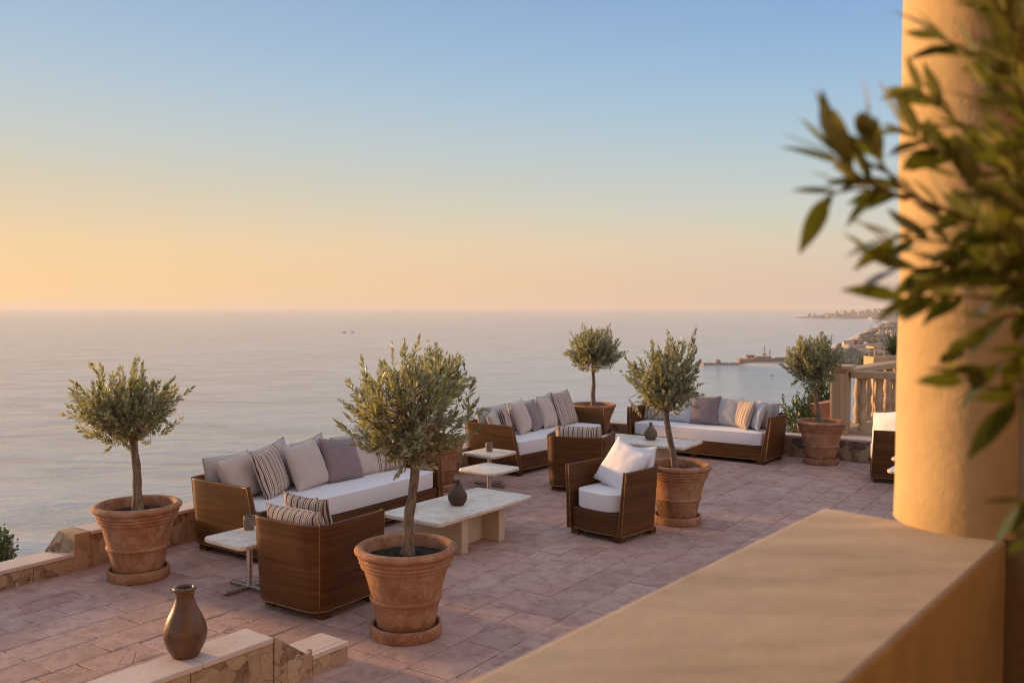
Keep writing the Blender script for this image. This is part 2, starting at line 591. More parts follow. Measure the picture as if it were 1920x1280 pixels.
M['boat'] = m_simple('boat_paint', (.045, .042, .045), .6, .2)
M['window_dark'] = m_simple('dark_window', (.03, .03, .035), .3, .1)


# ---------------------------------------------------------------- mesh helpers
class MB:
    def __init__(self):
        self.v, self.f = [], []

    def add(self, vs, fs):
        o = len(self.v)
        self.v.extend([tuple(v) for v in vs])
        self.f.extend([tuple(i + o for i in f) for f in fs])

    def box(self, x0, x1, y0, y1, z0, z1, m=None):
        vs = [Vector(p) for p in ((x0, y0, z0), (x1, y0, z0), (x1, y1, z0), (x0, y1, z0), (x0, y0, z1), (x1, y0, z1), (x1, y1, z1), (x0, y1, z1))]
        if m is not None:
            vs = [m @ v for v in vs]
        self.add(vs, [(3, 2, 1, 0), (4, 5, 6, 7), (0, 1, 5, 4), (1, 2, 6, 5), (2, 3, 7, 6), (3, 0, 4, 7)])

    def tube(self, pts, rads, n=8, cap=True):
        pts = [Vector(p) for p in pts]
        vs, fs = [], []
        ref = Vector((.31, .95, .05)).normalized()
        for i, p in enumerate(pts):
            d = (pts[min(i + 1, len(pts) - 1)] - pts[max(i - 1, 0)])
            if d.length < 1e-9:
                d = Vector((0, 0, 1))
            d.normalize()
            a = d.cross(ref)
            if a.length < .05:
                a = d.cross(Vector((1, 0, 0)))
            a.normalize()
            b = d.cross(a)
            r = rads[i] if hasattr(rads, '__len__') else rads
            for k in range(n):
                w = 2 * math.pi * k / n
                vs.append(p + (a * math.cos(w) + b * math.sin(w)) * r)
        for i in range(len(pts) - 1):
            for k in range(n):
                fs.append((i * n + k, i * n + (k + 1) % n, (i + 1) * n + (k + 1) % n, (i + 1) * n + k))
        if cap:
            fs.append(tuple(range(n - 1, -1, -1)))
            fs.append(tuple((len(pts) - 1) * n + k for k in range(n)))
        self.add(vs, fs)

    def lathe(self, prof, n=48, m=None, cap=True):
        vs, fs = [], []
        for r, z in prof:
            for k in range(n):
                w = 2 * math.pi * k / n
                v = Vector((r * math.cos(w), r * math.sin(w), z))
                vs.append(m @ v if m is not None else v)
        for i in range(len(prof) - 1):
            for k in range(n):
                fs.append((i * n + k, i * n + (k + 1) % n, (i + 1) * n + (k + 1) % n, (i + 1) * n + k))
        if cap:
            fs.append(tuple(range(n - 1, -1, -1)))
            fs.append(tuple((len(prof) - 1) * n + k for k in range(n)))
        self.add(vs, fs)

    def build(self, name, mat, parent=None, smooth=None, bevel=0.0, seg=2):
        me = bpy.data.meshes.new(name)
        me.from_pydata(self.v, [], self.f)
        me.update()
        return link(name, me, mat, parent, smooth, bevel, seg)


def link(name, me, mat, parent=None, smooth=None, bevel=0.0, seg=2):
    if mat is not None and not me.materials:
        me.materials.append(mat)
    o = bpy.data.objects.new(name, me)
    COL.objects.link(o)
    if parent is not None:
        o.parent = parent
    if smooth is not None:
        me.shade_smooth()
        if smooth < 180:
            me.set_sharp_from_angle(angle=R(smooth))
    if bevel > 0:
        b = o.modifiers.new('bevel', 'BEVEL')
        b.width = bevel
        b.segments = seg
        b.limit_method = 'ANGLE'
        b.angle_limit = R(35)
    return o


def tag(o, label=None, cat=None, group=None, kind=None):
    if label:
        o['label'] = label
    if cat:
        o['category'] = cat
    if group:
        o['group'] = group
    if kind:
        o['kind'] = kind
    return o


def thing(name, label, cat, loc=(0, 0, 0), rz=0.0, group=None, scale=1.0):
    o = bpy.data.objects.new(name, None)
    o.empty_display_size = .2
    COL.objects.link(o)
    o.location = loc
    o.rotation_euler = (0, 0, rz)
    o.scale = (scale,) * 3
    return tag(o, label, cat, group)


def relabel(o, label):
    o['label'] = label
    return o


def copy_tree(o, parent=None):
    c = o.copy()
    COL.objects.link(c)
    if parent is not None:
        c.parent = parent
    for ch in list(o.children):
        copy_tree(ch, c)
    return c


def rrect(w, d, r, n=6, bow=0.0, nb=14):
    """rounded rectangle outline (counter-clockwise), front (+y) side optionally bowed outwards"""
    pts = []
    hw, hd = w / 2, d / 2
    for cx, cy, a0 in ((hw - r, -hd + r, -90), (hw - r, hd - r, 0), (-hw + r, hd - r, 90), (-hw + r, -hd + r, 180)):
        for i in range(n + 1):
            a = R(a0 + 90 * i / n)
            pts.append(Vector((cx + r * math.cos(a), cy + r * math.sin(a))))
        if bow and a0 == 0:
            for i in range(1, nb):
                pts.append(Vector((hw - r - (w - 2 * r) * i / nb, hd)))
    if bow:
        pts = [Vector((p.x, p.y + bow * (1 - (p.x / hw) ** 2) * max(0, (p.y + hd) / d))) for p in pts]
    return pts


def outline_normals(pts):
    ns = []
    k = len(pts)
    for i in range(k):
        e = pts[(i + 1) % k] - pts[(i - 1) % k]
        n = Vector((e.y, -e.x))
        n.normalize()
        ns.append(n)
    return ns


def slab(mb, pts, z0, z1, r=.01, steps=4, puff=0.0, m=None, top_inset=0.0):
    """solid with a rounded edge over an outline"""
    ns = outline_normals(pts)
    rings = []
    for i in range(steps + 1):
        a = R(90 * i / steps)
        rings.append((r * (1 - math.sin(a)), z0 + r * (1 - math.cos(a))))
    for i in range(steps + 1):
        a = R(90 * i / steps)
        rings.append((r * (1 - math.cos(a)), z1 - r * (1 - math.sin(a))))
    if puff:
        for q in (.25, .5, .75):
            pass
    k = len(pts)
    vs, fs = [], []
    for ins, z in rings:
        for p, n in zip(pts, ns):
            q = p - n * ins
            v = Vector((q.x, q.y, z))
            vs.append(m @ v if m is not None else v)
    nr = len(rings)
    for i in range(nr - 1):
        for j in range(k):
            fs.append((i * k + j, i * k + (j + 1) % k, (i + 1) * k + (j + 1) % k, (i + 1) * k + j))
    fs.append(tuple(range(k - 1, -1, -1)))
    if puff:
        c = sum(pts, Vector((0, 0))) / k
        base = (nr - 1) * k
        prev = base
        for q, hz in ((.85, .55), (.6, .85), (.3, 1.0)):
            st = len(vs)
            for p, n in zip(pts, ns):
                w = c + (p - n * r - c) * q
                v = Vector((w.x, w.y, z1 + puff * hz))
                vs.append(m @ v if m is not None else v)
            for j in range(k):
                fs.append((prev + j, prev + (j + 1) % k, st + (j + 1) % k, st + j))
            prev = st
        fs.append(tuple(prev + j for j in range(k)))
    else:
        fs.append(tuple((nr - 1) * k + j for j in range(k)))
    mb.add(vs, fs)


# ---------------------------------------------------------------- layout frame
TH = R(34.5)
A = Vector((math.sin(TH), math.cos(TH)))         # along the terrace
B = Vector((math.cos(TH), -math.sin(TH)))        # across it, towards the right


def ab(a, b, z=0.0):
    return Vector((A.x * a + B.x * b, A.y * a + B.y * b, z))


def to_ab(v):
    return v.x * A.x + v.y * A.y, v.x * B.x + v.y * B.y


# wall lines (inner face at the floor)
LW0, LW1 = at(0, 1107), at(330, 1022)
ld = (LW1 - LW0).normalized()
RW0, RW1 = at(1474.5, 854), at(1630, 866.5)
rd = (RW1 - RW0).normalized()
# corner
den = ld.x * (-rd.y) - ld.y * (-rd.x)
dx, dy = RW0 - LW0 if False else Vector((RW0.x - LW0.x, RW0.y - LW0.y))
tt = (dx * (-rd.y) - dy * (-rd.x)) / den
CORNER = LW0 + ld * tt
ln = Vector((-ld.y, ld.x, 0))                    # outward (to the sea) from the left wall
rn = Vector((-rd.y, rd.x, 0))                    # outward beyond the right wall
WALL_H, LOW_H = .34, .17
SEA_Z = CAM_Z - 80.0


# ---------------------------------------------------------------- sea, land
def build_sea():
    mb = MB()
    rad = [0, 300, 800, 2000, 5000, 12000, 30000, 56000]
    n = 64
    mb.v.append((0, 0, SEA_Z))
    for r in rad[1:]:
        for k in range(n):
            w = 2 * math.pi * k / n
            mb.v.append((r * math.cos(w), r * math.sin(w), SEA_Z))
    for k in range(n):
        mb.f.append((0, 1 + k, 1 + (k + 1) % n))
    for i in range(len(rad) - 2):
        for k in range(n):
            a, b = 1 + i * n, 1 + (i + 1) * n
            mb.f.append((a + k, b + k, b + (k + 1) % n, a + (k + 1) % n))
    o = mb.build('sea', M['sea'])
    tag(o, 'calm open sea in evening light', None, None, 'structure')


def sea_pt(px, q):
    d = 80.0 * F / q
    return ((px - 960) / F * d, d)


COAST = [(-400, -900), (-120, -320), (-85, -60), (-75, 0), (-62, 55), (-20, 100), (60, 140), (170, 230), (330, 420), (520, 640),
         (640, 860), (600, 1010), (500, 1090), sea_pt(1470, 112.5), sea_pt(1440, 112), sea_pt(1392, 110.5), sea_pt(1370, 107), sea_pt(1392, 105), sea_pt(1440, 104),
         sea_pt(1480, 100), sea_pt(1530, 84), sea_pt(1575, 68), sea_pt(1602, 54), sea_pt(1640, 37), sea_pt(1656, 30), sea_pt(1648, 26),
         sea_pt(1615, 24), sea_pt(1560, 23.2), sea_pt(1505, 22.6), sea_pt(1480, 22.0), sea_pt(1484, 21.4), sea_pt(1540, 20), sea_pt(1580, 17.5), (3600, 9500), (6000, 12000),
         (16000, 12000), (16000, -9000), (-400, -9000)]


def coast_dist(x, y):
    """signed distance to the shore, positive on land (numpy arrays)"""
    P = np.array(COAST, float)
    Q = np.roll(P, -1, 0)
    best = np.full(x.shape, 1e18)
    inside = np.zeros(x.shape, bool)
    for (ax, ay), (bx, by) in zip(P, Q):
        ex, ey = bx - ax, by - ay
        t = np.clip(((x - ax) * ex + (y - ay) * ey) / (ex * ex + ey * ey), 0, 1)
        d = (x - ax - t * ex) ** 2 + (y - ay - t * ey) ** 2
        best = np.minimum(best, d)
        c = (ay > y) != (by > y)
        with np.errstate(divide='ignore', invalid='ignore'):
            xi = ax + (y - ay) * ex / (ey if ey != 0 else 1e-9)
        inside ^= c & (x < xi)
    d = np.sqrt(best)
    return np.where(inside, d, -d)


def wav(x, y, s, seed):
    r = np.random.RandomState(seed)
    h = np.zeros_like(x)
    for k in range(9):
        a = r.uniform(0, 2 * math.pi)
        f = 2 * math.pi / s * r.uniform(.6, 2.4)
        h += np.sin(f * (x * math.cos(a) + y * math.sin(a)) + r.uniform(0, 7)) / (1 + k * .3)
    return h / 3.2


def land_height(x, y):
    d = coast_dist(x, y)
    dist = np.hypot(x, y)
    dp = np.maximum(d, 0)
    rise = np.interp(dist, [0, 900, 1150, 1350, 1700, 2600, 4500, 6000, 7500, 12000], [40, 30, 7, 9, 22, 34, 34, 42, 85, 110])
    h = rise * (1 - np.exp(-dp / (60 + dist * .05))) * (1 + .28 * wav(x, y, 420, 3)) + .012 * dp
    h += np.clip(dp / 60, 0, 1) * 2.2 * wav(x, y, 90, 5)
    # headland cliff
    hx, hy = sea_pt(1432, 108)
    g = np.exp(-(((x - hx) / 42) ** 2 + ((y - hy - 15) / 45) ** 2))
    h += 2.5 * g * np.clip(dp / 8, 0, 1)
    h = h + .5
    h = np.where(d < 0, np.maximum(-6, d * .2 - .6), np.minimum(h, .5 + dp * 1.2))
    z = SEA_Z + h
    # cliff below the terrace
    dl = (x - LW0.x) * ln.x + (y - LW0.y) * ln.y
    dr = (x - RW0.x) * rn.x + (y - RW0.y) * rn.y
    do = np.maximum(np.maximum(dl - .3, dr - .9), 0)
    near = -1.0 - .85 * do + np.clip(do / 10, 0, 1) * .8 * wav(x, y, 14, 8)
    z = np.where(d > -2, np.maximum(z, np.minimum(near, SEA_Z + .5 + np.maximum(d + 2, 0) * 1.6)), z)
    return z


def build_land():
    rs = np.concatenate([[2.0], np.geomspace(4, 13000, 250)])
    an = np.radians(np.linspace(-100, 100, 420))
    RR, AA = np.meshgrid(rs, an, indexing='ij')
    X, Y = RR * np.sin(AA), RR * np.cos(AA)
    Z = land_height(X, Y)
    nr, na = RR.shape
    v = np.stack([X, Y, Z], -1).reshape(-1, 3)
    idx = np.arange(nr * na).reshape(nr, na)
    q = np.stack([idx[:-1, :-1], idx[:-1, 1:], idx[1:, 1:], idx[1:, :-1]], -1).reshape(-1, 4)
    zz = v[:, 2][q].max(1)
    q = q[zz > SEA_Z - 1.2]
    used = np.unique(q)
    remap = -np.ones(len(v), int)
    remap[used] = np.arange(len(used))
    me = bpy.data.meshes.new('coast_land')
    me.from_pydata(v[used].tolist(), [], remap[q].tolist())
    o = link('coast_land', me, M['land'], None, 180)
    tag(o, 'hazy coast with beach and wooded slopes beyond the terrace', None, None, 'structure')


def lh(x, y):
    return float(land_height(np.array([x], float), np.array([y], float))[0])


# ---------------------------------------------------------------- terrace floor
def build_floor():
    out = 9.0
    far = CORNER + rd * 14
    p = [LW0 - ld * 9 + ln * .2, CORNER + ln * .2 + rn * .2, far + rn * .9, far - rn * 20, LW0 - ld * 9 - rn * 4 + rd * 10]
    p = [LW0 - ld * 9 + ln * .22, CORNER + ln * .22 + rn * .22, CORNER + rd * 2.6 + rn * .22, CORNER + rd * 2.6 + rn * .85, far + rn * .85, far - rn * 22, LW0 - ld * 9 - rn * 0.1 + rd * 12]
    vs = [(q.x, q.y, -.012) for q in p] + [(q.x, q.y, -1.6) for q in p]
    k = len(p)
    mb = MB()
    mb.add(vs, [tuple(range(k - 1, -1, -1)), tuple(range(k, 2 * k))] + [(i, (i + 1) % k, k + (i + 1) % k, k + i) for i in range(k)])
    o = mb.build('terrace_floor', M['mortar'])
    bm = bmesh.new()
    bm.from_mesh(o.data)
    bmesh.ops.recalc_face_normals(bm, faces=bm.faces)
    bm.to_mesh(o.data)
    bm.free()
    tag(o, 'terrace paved with worn pinkish terracotta tiles', None, None, 'structure')

    tiles = []
    b = -9.2
    rr = random.Random(11)
    while b < 12:
        wdt = rr.choice([.26, .29, .32, .32, .36])
        a = -2 + rr.random() * .6
        while a < 19:
            ln_ = rr.choice([.34, .42, .46, .52, .60, .28])
            c = ab(a + ln_ / 2, b + wdt / 2)
            v2 = c
            inl = (c.x - LW0.x) * ln.x + (c.y - LW0.y) * ln.y
            inr = (c.x - RW0.x) * rn.x + (c.y - RW0.y) * rn.y
            if inl < .12 and inr < .12 and c.y > 4.2 and c.x / c.y < .78 and c.x / c.y > -.74 and c.y < 19:
                vis = c.x / c.y < .48 and c.x / c.y > -.62 and c.y > 5.2
                # the foreground parapet hides tiles right of its edge
                px = 960 + c.x / c.y * F
                py = 575 + CAM_Z / c.y * F
                hid = py > 950 and px > 1545 - (py - 950) * 2.06
                area = wdt * ln_ / c.y ** 3
                tiles.append((vis and not hid, area, a, b, ln_, wdt))
            a += ln_
        b += wdt
    tiles.sort(key=lambda t: (not t[0], -t[1]))

    def tile_geo(mb, a, b, l, w):
        g = .0022
        j = lambda s: rr.uniform(-s, s)
        hz = rr.uniform(-.0035, .0015)
        nx, ny = 4, 3
        # wobbling outline with a worn, chamfered arris
        bot, mid, top = [], [], []
        a0, a1, b0, b1 = a + g, a + l - g, b + g, b + w - g
        edge = [(a0 + (a1 - a0) * i / nx, b0) for i in range(nx)] + [(a1, b0 + (b1 - b0) * i / ny) for i in range(ny)] + \
               [(a1 - (a1 - a0) * i / nx, b1) for i in range(nx)] + [(a0, b1 - (b1 - b0) * i / ny) for i in range(ny)]
        tx, ty = rr.uniform(-.004, .004), rr.uniform(-.004, .004)
        ca, cb = (a0 + a1) / 2, (b0 + b1) / 2
        n = len(edge)
        vs = []
        rim = []
        for (ea, eb) in edge:
            ea, eb = ea + j(.0030), eb + j(.0030)
            rim.append((ea, eb))
            vs.append(ab(ea, eb, -.016))
        for (ea, eb) in rim:
            vs.append(ab(ea, eb, hz - .005 + (ea - ca) * tx + (eb - cb) * ty + j(.0008)))
        for (ea, eb) in rim:
            c_ = rr.uniform(.004, .017)
            ia = ea + (c_ if ea < ca - .02 else -c_ if ea > ca + .02 else 0)
            ib = eb + (c_ if eb < cb - .02 else -c_ if eb > cb + .02 else 0)
            vs.append(ab(ia, ib, hz + (ia - ca) * tx + (ib - cb) * ty))
        fs = []
        # ab() frame is left-handed seen from above, so wind the other way round
        for r_ in range(2):
            for i in range(n):
                fs.append((r_ * n + (i + 1) % n, r_ * n + i, (r_ + 1) * n + i, (r_ + 1) * n + (i + 1) % n))
        fs.append(tuple(2 * n + i for i in range(n - 1, -1, -1)))
        mb.add(vs, fs)

    rest = MB()
    for k, (_, _, a, b, l, w) in enumerate(tiles):
        if k < 298:
            mb = MB()
            tile_geo(mb, a, b, l, w)
            mb.build('tile', M['tile'], o)
        else:
            tile_geo(rest, a, b, l, w)
    s = rest.build('tiles', M['tile'], o)
    s['kind'] = 'stuff'
    return o


# ---------------------------------------------------------------- low stone walls
def frame(origin, d, n):
    """matrix with x along d, y along n (outward), z up"""
    return Matrix(((d.x, n.x, 0, origin.x), (d.y, n.y, 0, origin.y), (0, 0, 1, origin.z), (0, 0, 0, 1)))


def wall_run(parent, m, x0, x1, y0, y1, h, seed, face=-1, panel=.62, coping=True, cop_over=.012):
    """one run: a core, stone facing panels on the side y0 (and y1) and coping stones"""
    rr = random.Random(seed)
    ct = .035
    core = MB()
    core.box(x0 + .004, x1 - .004, y0 + .03, y1 - .03, -.02, h - ct - .003, m)
    core.build('core', M['breccia'], parent)
    x = x0
    while x < x1 - .02:
        l = rr.uniform(.75, 1.25) * panel
        if x1 - (x + l) < .25:
            l = x1 - x
        for ya, yb in ((y0, y0 + .029), (y1 - .029, y1)):
            mb = MB()
            mb.box(x + .002, x + l - .002, ya, yb, -.01, h - ct - .002, m)
            mb.build('stone_panel', M['breccia'], parent, bevel=.004, seg=1)
        x += l
    x = x0
    while x < x1 - .02:
        l = rr.uniform(.8, 1.3) * panel * 1.5
        if x1 - (x + l) < .35:
            l = x1 - x
        mb = MB()
        mb.box(x + .0015, x + l - .0015, y0 - cop_over, y1 + cop_over, h - ct, h, m)
        mb.build('coping_stone', M['coping'], parent, bevel=.006, seg=2)
        x += l


def prism(mb, prof, y0, y1, m):
    """profile in x,z extruded along y"""
    k = len(prof)
    vs = [m @ Vector((x, y0, z)) for x, z in prof] + [m @ Vector((x, y1, z)) for x, z in prof]
    mb.add(vs, [tuple(range(k)), tuple(range(2 * k - 1, k - 1, -1))] + [(i, k + i, k + (i + 1) % k, (i + 1) % k) for i in range(k)])


def build_walls():
    # left wall
    w = thing('parapet_wall', 'low stone wall along the seaward left edge, stepping down at its near end', 'wall', LW0)
    inv = Matrix.Translation(-LW0)
    m = frame(Vector((0, 0, 0)), ld, ln)
    sp = at(145, 1003, WALL_H)
    xs = (sp - LW0).dot(ld)
    xe = (CORNER - LW0).dot(ld)
    wall_run(w, m, -5.0, xs - .002, 0, .26, LOW_H, 3)
    wall_run(w, m, xs + .16, xe + .26, 0, .26, WALL_H, 4)
    mb = MB()
    prism(mb, [(xs, -.01), (xs + .157, -.01), (xs + .157, WALL_H), (xs + .02, WALL_H), (xs - .0, LOW_H + .002)][::-1], -.004, .10, m)
    # the sloping saddle stone closing the high run
    mb = MB()
    k = [(xs + .158, 0.0), (xs + .0, .0)]
    v = [(xs, -.006, -.01), (xs + .158, -.006, -.01), (xs + .158, -.006, WALL_H), (xs + .004, -.006, WALL_H),
         (xs - .13, .268, LOW_H + .002), (xs + .158, .268, -.01), (xs + .158, .268, WALL_H), (xs + .01, .268, WALL_H), (xs, -.006, LOW_H + .002), (xs - .13, .268, -.01)]
    mb.add([m @ Vector(p) for p in v], [(0, 1, 2, 3, 8), (3, 2, 6, 7), (8, 3, 7, 4), (0, 8, 4, 9), (9, 4, 7, 6, 5), (0, 9, 5, 1)])
    mb.build('saddle_stone', M['breccia'], w, bevel=.004, seg=1)

    # right wall
    w2 = thing('parapet_wall', 'low stone wall with dark oval stones across the far right end of the terrace', 'wall', RW0)
    m2 = frame(Vector((0, 0, 0)), rd, rn)
    x0 = (CORNER - RW0).dot(rd)
    wall_run(w2, m2, x0 + .004, 0.35, 0, .26, WALL_H, 5, panel=.9)
    wall_run(w2, m2, 0.354, 5.5, 0, .82, WALL_H, 6, panel=.9)
    for px, py, rx, rz in ((1496, 828, .10, .055), (1503, 837, .07, .03), (1577, 832, .085, .055), (1612, 836.5, .10, .06), (1509, 833, .07, .05), (1663, 838, .08, .05)):
        d = ray(px, py)
        t = (RW0 - Vector((0, 0, CAM_Z))).dot(rn) / d.dot(rn)
        c = Vector((0, 0, CAM_Z)) + d * t - RW0
        bm = bmesh.new()
        bmesh.ops.create_icosphere(bm, subdivisions=2, radius=1)
        for vv in bm.verts:
            kx = 1 + .14 * mnoise.noise(vv.co * 1.7 + Vector((px, 0, 0)))
            q = rd * (vv.co.x * rx * kx) + rn * (vv.co.y * .012) + Vector((0, 0, vv.co.z * rz * kx))
            vv.co = c + q
        me = bpy.data.meshes.new('stone')
        bm.to_mesh(me)
        bm.free()
        link('stone', me, M['dark_stone'], w2, 180)

    # the near inner wall with the clay vase
    p0, p1 = at(275, 1280, WALL_H), at(513, 1194, WALL_H)
    d = Vector((p1.x - p0.x, p1.y - p0.y, 0)).normalized()
    n = Vector((-d.y, d.x, 0))
    org = Vector((p1.x, p1.y, 0))
    w3 = thing('parapet_wall', 'pale topped stone wall in the near left corner with a clay vase on it', 'wall', org)
    m3 = frame(Vector((0, 0, 0)), d, n)
    W = .27
    wall_run(w3, m3, -2.6, -.002, 0, W, WALL_H, 8, panel=.42, cop_over=.006)
    # raking end stone
    mb = MB()
    prism(mb, [(0, -.01), (.305, -.01), (.305, .172), (.268, .148), (.004, WALL_H)], -.006, .034, m3)
    mb.build('raking_stone', M['breccia'], w3, bevel=.004, seg=1)
    # low plinth past it
    mb = MB()
    mb.box(.003, .615, .037, W, -.01, .095, m3)
    mb.build('stone_panel', M['breccia'], w3, bevel=.004, seg=1)
    mb = MB()
    mb.box(.308, .615, -.004, .034, -.01, .095, m3)
    mb.build('stone_panel', M['breccia'], w3, bevel=.004, seg=1)
    mb = MB()
    mb.box(.003, .62, .0365, W + .004, .097, .13, m3)
    mb.build('coping_stone', M['coping'], w3, bevel=.005)
    mb = MB()
    mb.box(.308, .62, -.008, .0345, .097, .13, m3)
    mb.build('coping_stone', M['coping'], w3, bevel=.005)
    return w3


# ---------------------------------------------------------------- foreground parapet, column, upper terrace
def build_foreground():
    zt = CAM_Z - .60
    pl = at(1545, 950, zt)
    pr = at(1888, 1010, zt)
    d1 = (at(865, 1280, zt) - pl).normalized()
    d2 = (at(1590, 1280, zt) - pr).normalized()
    dm = (d1 + d2).normalized()
    e = (pr - pl)
    wdt = e.length
    # rectangular block: near run along dm
    mb = MB()
    nrm = Vector((-dm.y, dm.x, 0))
    L = 6.0
    q0, q1 = pl, pr
    q2, q3 = pr + d2 * L, pl + d1 * L
    top = [q0, q3, q2, q1]
    vs = [(p.x, p.y, zt) for p in top] + [(p.x, p.y, -.02) for p in top]
    mb.add(vs, [(0, 1, 2, 3), (7, 6, 5, 4), (0, 4, 5, 1), (1, 5, 6, 2), (2, 6, 7, 3), (3, 7, 4, 0)])
    o = mb.build('plastered_parapet', M['slab'], None, bevel=.012, seg=3)
    tag(o, 'broad plastered parapet in the near foreground, blurred, running to the round column', 'parapet')
    # column standing on its end
    dist = .60 / math.tan(math.atan((985 - 640) / F) + PITCH)
    r = .205
    cx = (1676 - 960) / F * dist
    c = Vector((cx + r * 1.06 + .035, dist + .05, 0))
    mb = MB()
    prof = []
    for i in range(40):
        t = i / 39
        z = zt + .0 + t * (4.698 - zt)
        prof.append((r * (1 - .035 * t), z))
    n = 64
    mb.lathe(prof, n, Matrix.Translation((c.x, c.y, 0)))
    mb.v = [tuple(Vector(v) + (Vector(v) - Vector((c.x, c.y, v[2]))).normalized() * .006 * mnoise.noise(Vector(v) * 4.0)) for v in mb.v]
    col = mb.build('column', M['plaster'], None, 60)
    tag(col, 'thick round ochre plaster column lit gold along its left side', 'column')
    # upper terrace where the photographer stands
    f = Vector((e.x, e.y, 0)).normalized()
    mb = MB()
    a0 = pr + f * .004 + Vector((.03, -.03, 0))
    pts = [pr + f * .03, pr + f * 5, pr + f * 5 + d2 * 9, pr + f * .03 + d2 * 9]
    pts = [Vector((p.x, p.y, 0)) for p in pts]
    vs = [(p.x, p.y, .9) for p in pts] + [(p.x, p.y, -.02) for p in pts]
    mb.add(vs, [(3, 2, 1, 0), (4, 5, 6, 7), (0, 1, 5, 4), (1, 2, 6, 5), (2, 3, 7, 6), (3, 0, 4, 7)])
    bm = bmesh.new()
    o2 = mb.build('upper_terrace', M['floor_up'])
    bm.from_mesh(o2.data)
    bmesh.ops.recalc_face_normals(bm, faces=bm.faces)
    bm.to_mesh(o2.data)
    bm.free()
    tag(o2, 'raised reddish upper terrace behind the parapet', None, None, 'structure')
    # house wall beside the column; its unseen right leg is added to block sky
    g = -d2
    w0 = pr - f * .06 + g * .004
    p = [w0, w0 + f * 2.7, w0 + f * 2.7 - g * 9, w0 + f * 3.0 - g * 9, w0 + f * 3.0 + g * .4, w0 + g * .4]
    vs = [(q.x, q.y, 4.695) for q in p] + [(q.x, q.y, -.02) for q in p]
    mb = MB()
    mb.add(vs, [(0, 1, 2, 3, 4, 5), (11, 10, 9, 8, 7, 6)] + [(i, 6 + i, 6 + (i + 1) % 6, (i + 1) % 6) for i in range(6)])
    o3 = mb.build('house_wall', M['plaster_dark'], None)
    bm = bmesh.new()
    bm.from_mesh(o3.data)
    bmesh.ops.recalc_face_normals(bm, faces=bm.faces)
    bm.to_mesh(o3.data)
    bm.free()
    # unseen flat roof on column and wall, added to block sky light
    e0 = pl + g * .15 - f * .25
    p = [e0, e0 + f * (wdt + 3.0), e0 + f * (wdt + 3.0) - g * 8.5, e0 - g * 8.5]
    vs = [(q.x, q.y, 4.70) for q in p] + [(q.x, q.y, 4.95) for q in p]
    mb = MB()
    mb.add(vs, [(3, 2, 1, 0), (4, 5, 6, 7), (0, 1, 5, 4), (1, 2, 6, 5), (2, 3, 7, 6), (3, 0, 4, 7)])
    o4 = mb.build('shade_roof', M['plaster'], None)
    bm = bmesh.new()
    bm.from_mesh(o4.data)
    bmesh.ops.recalc_face_normals(bm, faces=bm.faces)
    bm.to_mesh(o4.data)
    bm.free()
    tag(o4, 'unseen flat roof carried by the column, added to shade the upper terrace', 'roof')
    bm = bmesh.new()
    bm.from_mesh(o.data)
    bmesh.ops.recalc_face_normals(bm, faces=bm.faces)
    bm.to_mesh(o.data)
    bm.free()
    tag(o3, 'dark brown plastered house wall in shade at the right frame edge beside the parapet, its unseen leg added to block sky', 'wall')


# ---------------------------------------------------------------- balustrade
def baluster_mesh():
    prof = [(.070, 0), (.070, .045), (.056, .052), (.058, .075), (.050, .085), (.052, .10), (.066, .15), (.072, .20), (.068, .25), (.052, .315), (.046, .345),
            (.056, .352), (.058, .368), (.046, .378), (.050, .395), (.066, .44), (.070, .48), (.066, .53), (.052, .62), (.044, .70), (.042, .75), (.050, .765), (.052, .78), (.046, .79), (.060, .815), (.066, .825), (.066, .85)]
    mb = MB()
    mb.lathe(prof, 24)
    me = bpy.data.meshes.new('baluster')
    me.from_pydata(mb.v, [], mb.f)
    me.materials.append(M['sandstone'])
    me.shade_smooth()
    me.set_sharp_from_angle(angle=R(40))
    return me


